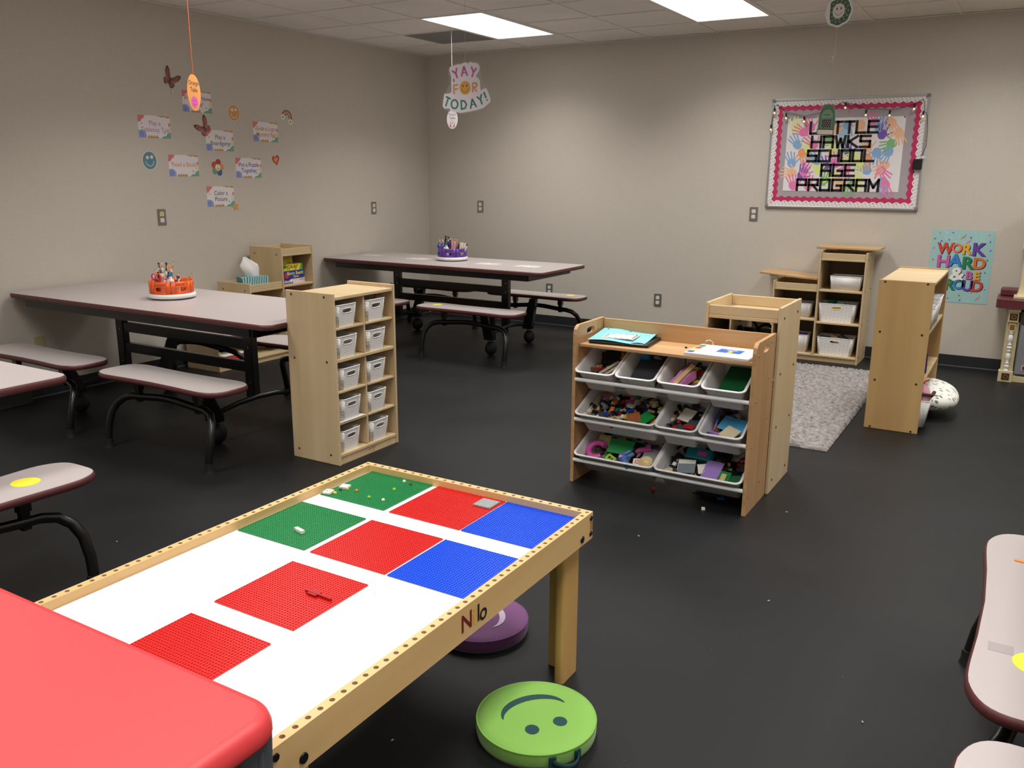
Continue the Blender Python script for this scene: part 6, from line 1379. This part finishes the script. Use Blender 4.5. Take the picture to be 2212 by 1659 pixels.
MAG, ORC, GRC, BRN2 = flat('yay_magenta', 202, 100, 170), flat('for_orange', 222, 160, 100), flat('today_green', 62, 134, 122), flat('face_brown', 96, 64, 40)
def zs(pts, m, w=.0016, wd=.0122, closed=False): mb.stroke([zp(*p) for p in pts], wd, m, w, True, closed)
zs([(475, 340), (545, 390)], MAG); zs([(560, 295), (545, 390), (570, 465)], MAG)
zs([(665, 430), (712, 265), (780, 425)], MAG); zs([(685, 380), (755, 375)], MAG, .0018, .008)
zs([(870, 275), (905, 375), (878, 450)], MAG); zs([(960, 300), (905, 375)], MAG, .0018)
zs([(505, 770), (500, 610), (575, 605)], ORC); zs([(505, 690), (575, 680)], ORC, .0018)
zs([(893, 735), (890, 580)], ORC); zs([(890, 580), (950, 570), (975, 610), (955, 650), (893, 660)], ORC, .0018); zs([(920, 665), (965, 730)], ORC, .0019)
x, y = zp(733, 663); mb.disc(x, y, .0405, flat('face_amber', 226, 168, 84), .0020, .0475, 32)
for p in ((690, 628), (770, 620)): x, y = zp(*p); mb.disc(x, y, .0045, BRN2, .0024, .008, 12)
zs([(658, 680), (690, 730), (740, 748), (790, 720), (808, 680)], BRN2, .0024, .0026)
zs([(345, 830), (425, 865)], GRC); zs([(385, 850), (330, 1000)], GRC, .0018)
zs([(512+66*math.cos(2*PI*k/20), 972-82*math.sin(2*PI*k/20)) for k in range(20)], GRC, .0016, .0125, True)
zs([(655, 1070), (652, 905), (720, 915), (760, 980), (730, 1050), (655, 1070)], GRC)
zs([(845, 1050), (878, 880), (960, 1020)], GRC); zs([(862, 985), (930, 975)], GRC, .0018, .008)
zs([(980, 840), (1040, 885)], GRC); zs([(1068, 795), (1045, 885), (1078, 970)], GRC, .0018)
zs([(1118, 755), (1160, 850)], GRC); zs([(1182, 898), (1184, 900)], GRC, .0016, .0125)
mb.build('printed_letters', t)
thread(t, 0, 0, .172, ZC-2.162)
# oval table tags
def oval(label, loc, yaw, m, lines, w, h, tm, r_thr, pic):
    t = thing('hanging_tag', label, 'sign', loc, 0, 'oval table tags on strings'); F = Matrix.Rotation(yaw, 4, 'Z') @ WALL_B
    mb = MB(); mb.M = F; mb.prism([(w*math.cos(a), h*math.sin(a)) for a in [2*PI*k/40 for k in range(40)]], -.0006, .0006, m)
    for k, l in enumerate(lines): mb.text(l, 0, h*.52-k*h*.38, h*.36, flat('tag_ink', 84, 76, 72), .0012, .0, .9)
    pic(mb, w, h); mb.build('oval_card', t); thread(t, 0, 0, h*.97, ZC-loc[2], tm, r_thr); return t
def pic_smile(mb, w, h):
    mb.disc(0, -h*.52, w*.50, flat('tag_pink', 240, 110, 190), .0012, h*.33); c = flat('tag_magenta', 200, 50, 140)
    for x in (-.16, .16): mb.disc(x*w, -h*.44, w*.06, c, .0016, h*.05)
    mb.stroke([(-w*.22, -h*.6), (0, -h*.68), (w*.22, -h*.6)], .003, c, .0016)
def pic_van(mb, w, h):
    R_, P_, Wt = flat('van_red', 186, 96, 76), flat('van_pale', 222, 190, 180), flat('van_white', 238, 232, 224)
    mb.poly([(-w*.40, -h*.72), (w*.40, -h*.72), (w*.42, -h*.34), (w*.30, -h*.10), (-w*.30, -h*.10), (-w*.42, -h*.34)], P_, .0012); mb.poly([(-w*.40, -h*.80), (w*.40, -h*.80), (w*.42, -h*.36), (-w*.42, -h*.36)], R_, .0014)
    mb.poly([(-w*.36, -h*.37), (w*.36, -h*.37), (w*.1, -h*.80), (-w*.1, -h*.80)], Wt, .0016); mb.disc(0, -h*.48, w*.10, R_, .0018); mb.poly([(-w*.28, -h*.14), (w*.28, -h*.14), (w*.34, -h*.30), (-w*.34, -h*.30)], flat('van_glass', 214, 206, 204), .0017)
oval('bright orange oval table tag on an orange string over the left table', (1.530, -4.39, 2.013), 1.88, mat('neon_orange', S(255, 176, 98), .5), ['Orange', 'Table'], .068, .103, mat('orange_string', S(226, 122, 74), .8), .0028, pic_smile)
oval('white oval purple table tag with a red van hanging behind the yay sign', (1.273, -1.35, 2.034), .25, mat('tag_white', S(222, 216, 220), .5), ['Purple', 'Table'], .052, .082, THR, .0022, pic_van)
# flower mobile with a green backpack tag
t = thing('hanging_mobile', 'flower smiley on a thread cut by the top edge, above the bulletin board', 'mobile', (4.781, -2.55, 2.464)); F = Matrix.Rotation(-.25, 4, 'Z') @ WALL_B
mb = MB(); mb.M = F; N = 48
petal = lambda s_: [(s_*(1+.07*abs(math.cos(4*a)))*math.cos(a), s_*(1+.07*abs(math.cos(4*a)))*math.sin(a)) for a in [2*PI*k/N for k in range(N)]]
mb.prism(petal(.078), -.0006, .0, mat('mobile_rim', S(226, 226, 222), .3)); mb.prism(petal(.068), .0002, .001, flat('mobile_teal', 58, 104, 92))
for r_, n_ in ((.057, 14), (.043, 11)):
    for k in range(n_): a = 2*PI*(k+.5*(r_ < .05))/n_; mb.disc(r_*math.cos(a), r_*math.sin(a), .0055, flat('mobile_tan', 170, 140, 110), .0013, .0055, 10)
mb.disc(0, .003, .036, flat('mobile_white', 226, 220, 216), .0016, .040, 28); c = flat('mobile_ink', 40, 40, 40)
for x_ in (-.011, .013): mb.disc(x_, .016, .0035, c, .002, .008, 10)
mb.stroke([(-.018, -.006), (-.01, -.018), (.004, -.020), (.016, -.012), (.02, -.003)], .0022, c, .002); mb.build('flower_card', t)
mb = MB(); mb.M = F; mb.add([(-.072, -.02, .0), (-.066, .045, .02), (-.05, .06, .004), (-.05, -.03, .004), (-.03, -.08, .012)], [(0, 1, 2, 3), (0, 3, 4)], mat('curled_laminate', S(232, 234, 234), .15)); mb.build('curled_edge', t, solid=.001)
thread(t, 0, 0, .077, ZC-2.464); thread(t, -.002, 0, -.24, -.076)
t = thing('hanging_tag', 'green backpack shaped tag hanging on a clear hook in front of the bulletin board', 'sign', (4.767, -2.55, 1.877)); F = Matrix.Rotation(-.1, 4, 'Z') @ WALL_B
mb = MB(); mb.tube([(.0, 0, .348), (.006, 0, .335), (.003, 0, .31), (-.004, 0, .302), (-.010, 0, .315), (-.004, 0, .33)], .0035, mat('clear_plastic', S(214, 216, 214), .1, trans=.4), 8); mb.build('clear_hook', t); thread(t, 0, 0, .080, .302, r=.0006)
mb = MB(); mb.M = F
body = [(-.050, -.082), (.044, -.086), (.050, -.02), (.045, .045), (.030, .076), (.010, .086), (-.014, .084), (-.032, .066), (-.044, .03)]
mb.prism(offs(body, .006), -.0008, 0, CLEAR); mb.prism(body, .0002, .001, flat('pack_green', 74, 110, 82))
mb.poly([(-.034, -.05), (.036, -.05), (.036, .030), (.020, .056), (0, .060), (-.022, .050), (-.034, .026)], flat('pack_light', 108, 140, 108), .0012); PBk = flat('pack_black', 30, 30, 32)
mb.stroke([(-.034, -.05), (-.034, .026), (-.022, .050), (0, .060), (.020, .056), (.036, .030), (.036, -.05)], .003, flat('pack_dark', 52, 84, 62), .0014)
mb.poly([(-.026, -.048), (.030, -.048), (.030, .004), (-.026, .004)], PBk, .0014)
for i in range(5):
    for j in range(5): mb.disc(-.020+.011*i+(.005 if j % 2 else 0), -.043+.0105*j, .0026, flat('pack_dot', 180, 180, 170), .0018, n=8)
mb.stroke([(-.018, .026), (.016, .027)], .003, PBk, .0016); mb.poly([(-.052, -.086), (.046, -.090), (.046, -.056), (-.052, -.052)], PBk, .0020); mb.poly([(-.048, -.082), (.042, -.086), (.042, -.060), (-.048, -.056)], flat('pack_cream', 206, 190, 176), .0024)
mb.build('backpack_card', t)
# toys seen above the rims of the baskets in the right step shelf
rr = random.Random(14)
for bx, by, bz, cols, wh in ((4.535, -.275, .50, ['blue', 'red', 'green', 'tan', 'yellow', 'brown'], 'heaped basket of the right step shelf'), (4.545, -.275, .20, ['black', 'brown', 'dark grey', 'tan'], 'bottom basket of the right step shelf'), (4.19, -.275, .20, ['black', 'purple', 'dark grey'], 'round basket of the right step shelf')):
    for k in range(11):
        c = cols[k % len(cols)]; mb = MB(); w_, d_, h_ = rr.uniform(.02, .04), rr.uniform(.02, .035), rr.uniform(.015, .03)
        mb.M = Matrix.Rotation(rr.uniform(-.6, .6), 4, 'X') @ Matrix.Rotation(rr.uniform(-.6, .6), 4, 'Y'); mb.box(-w_, w_, -d_, d_, -h_, h_, BM[c])
        o = mb.build('toy_block', bev=.003); o.location = (bx+rr.uniform(-.09, .09), by+rr.uniform(-.06, .06), bz-.02+rr.uniform(-.02, .018)); tag(o, '%s toy block in the %s' % (c, wh), 'toy', 'toys in the '+wh)
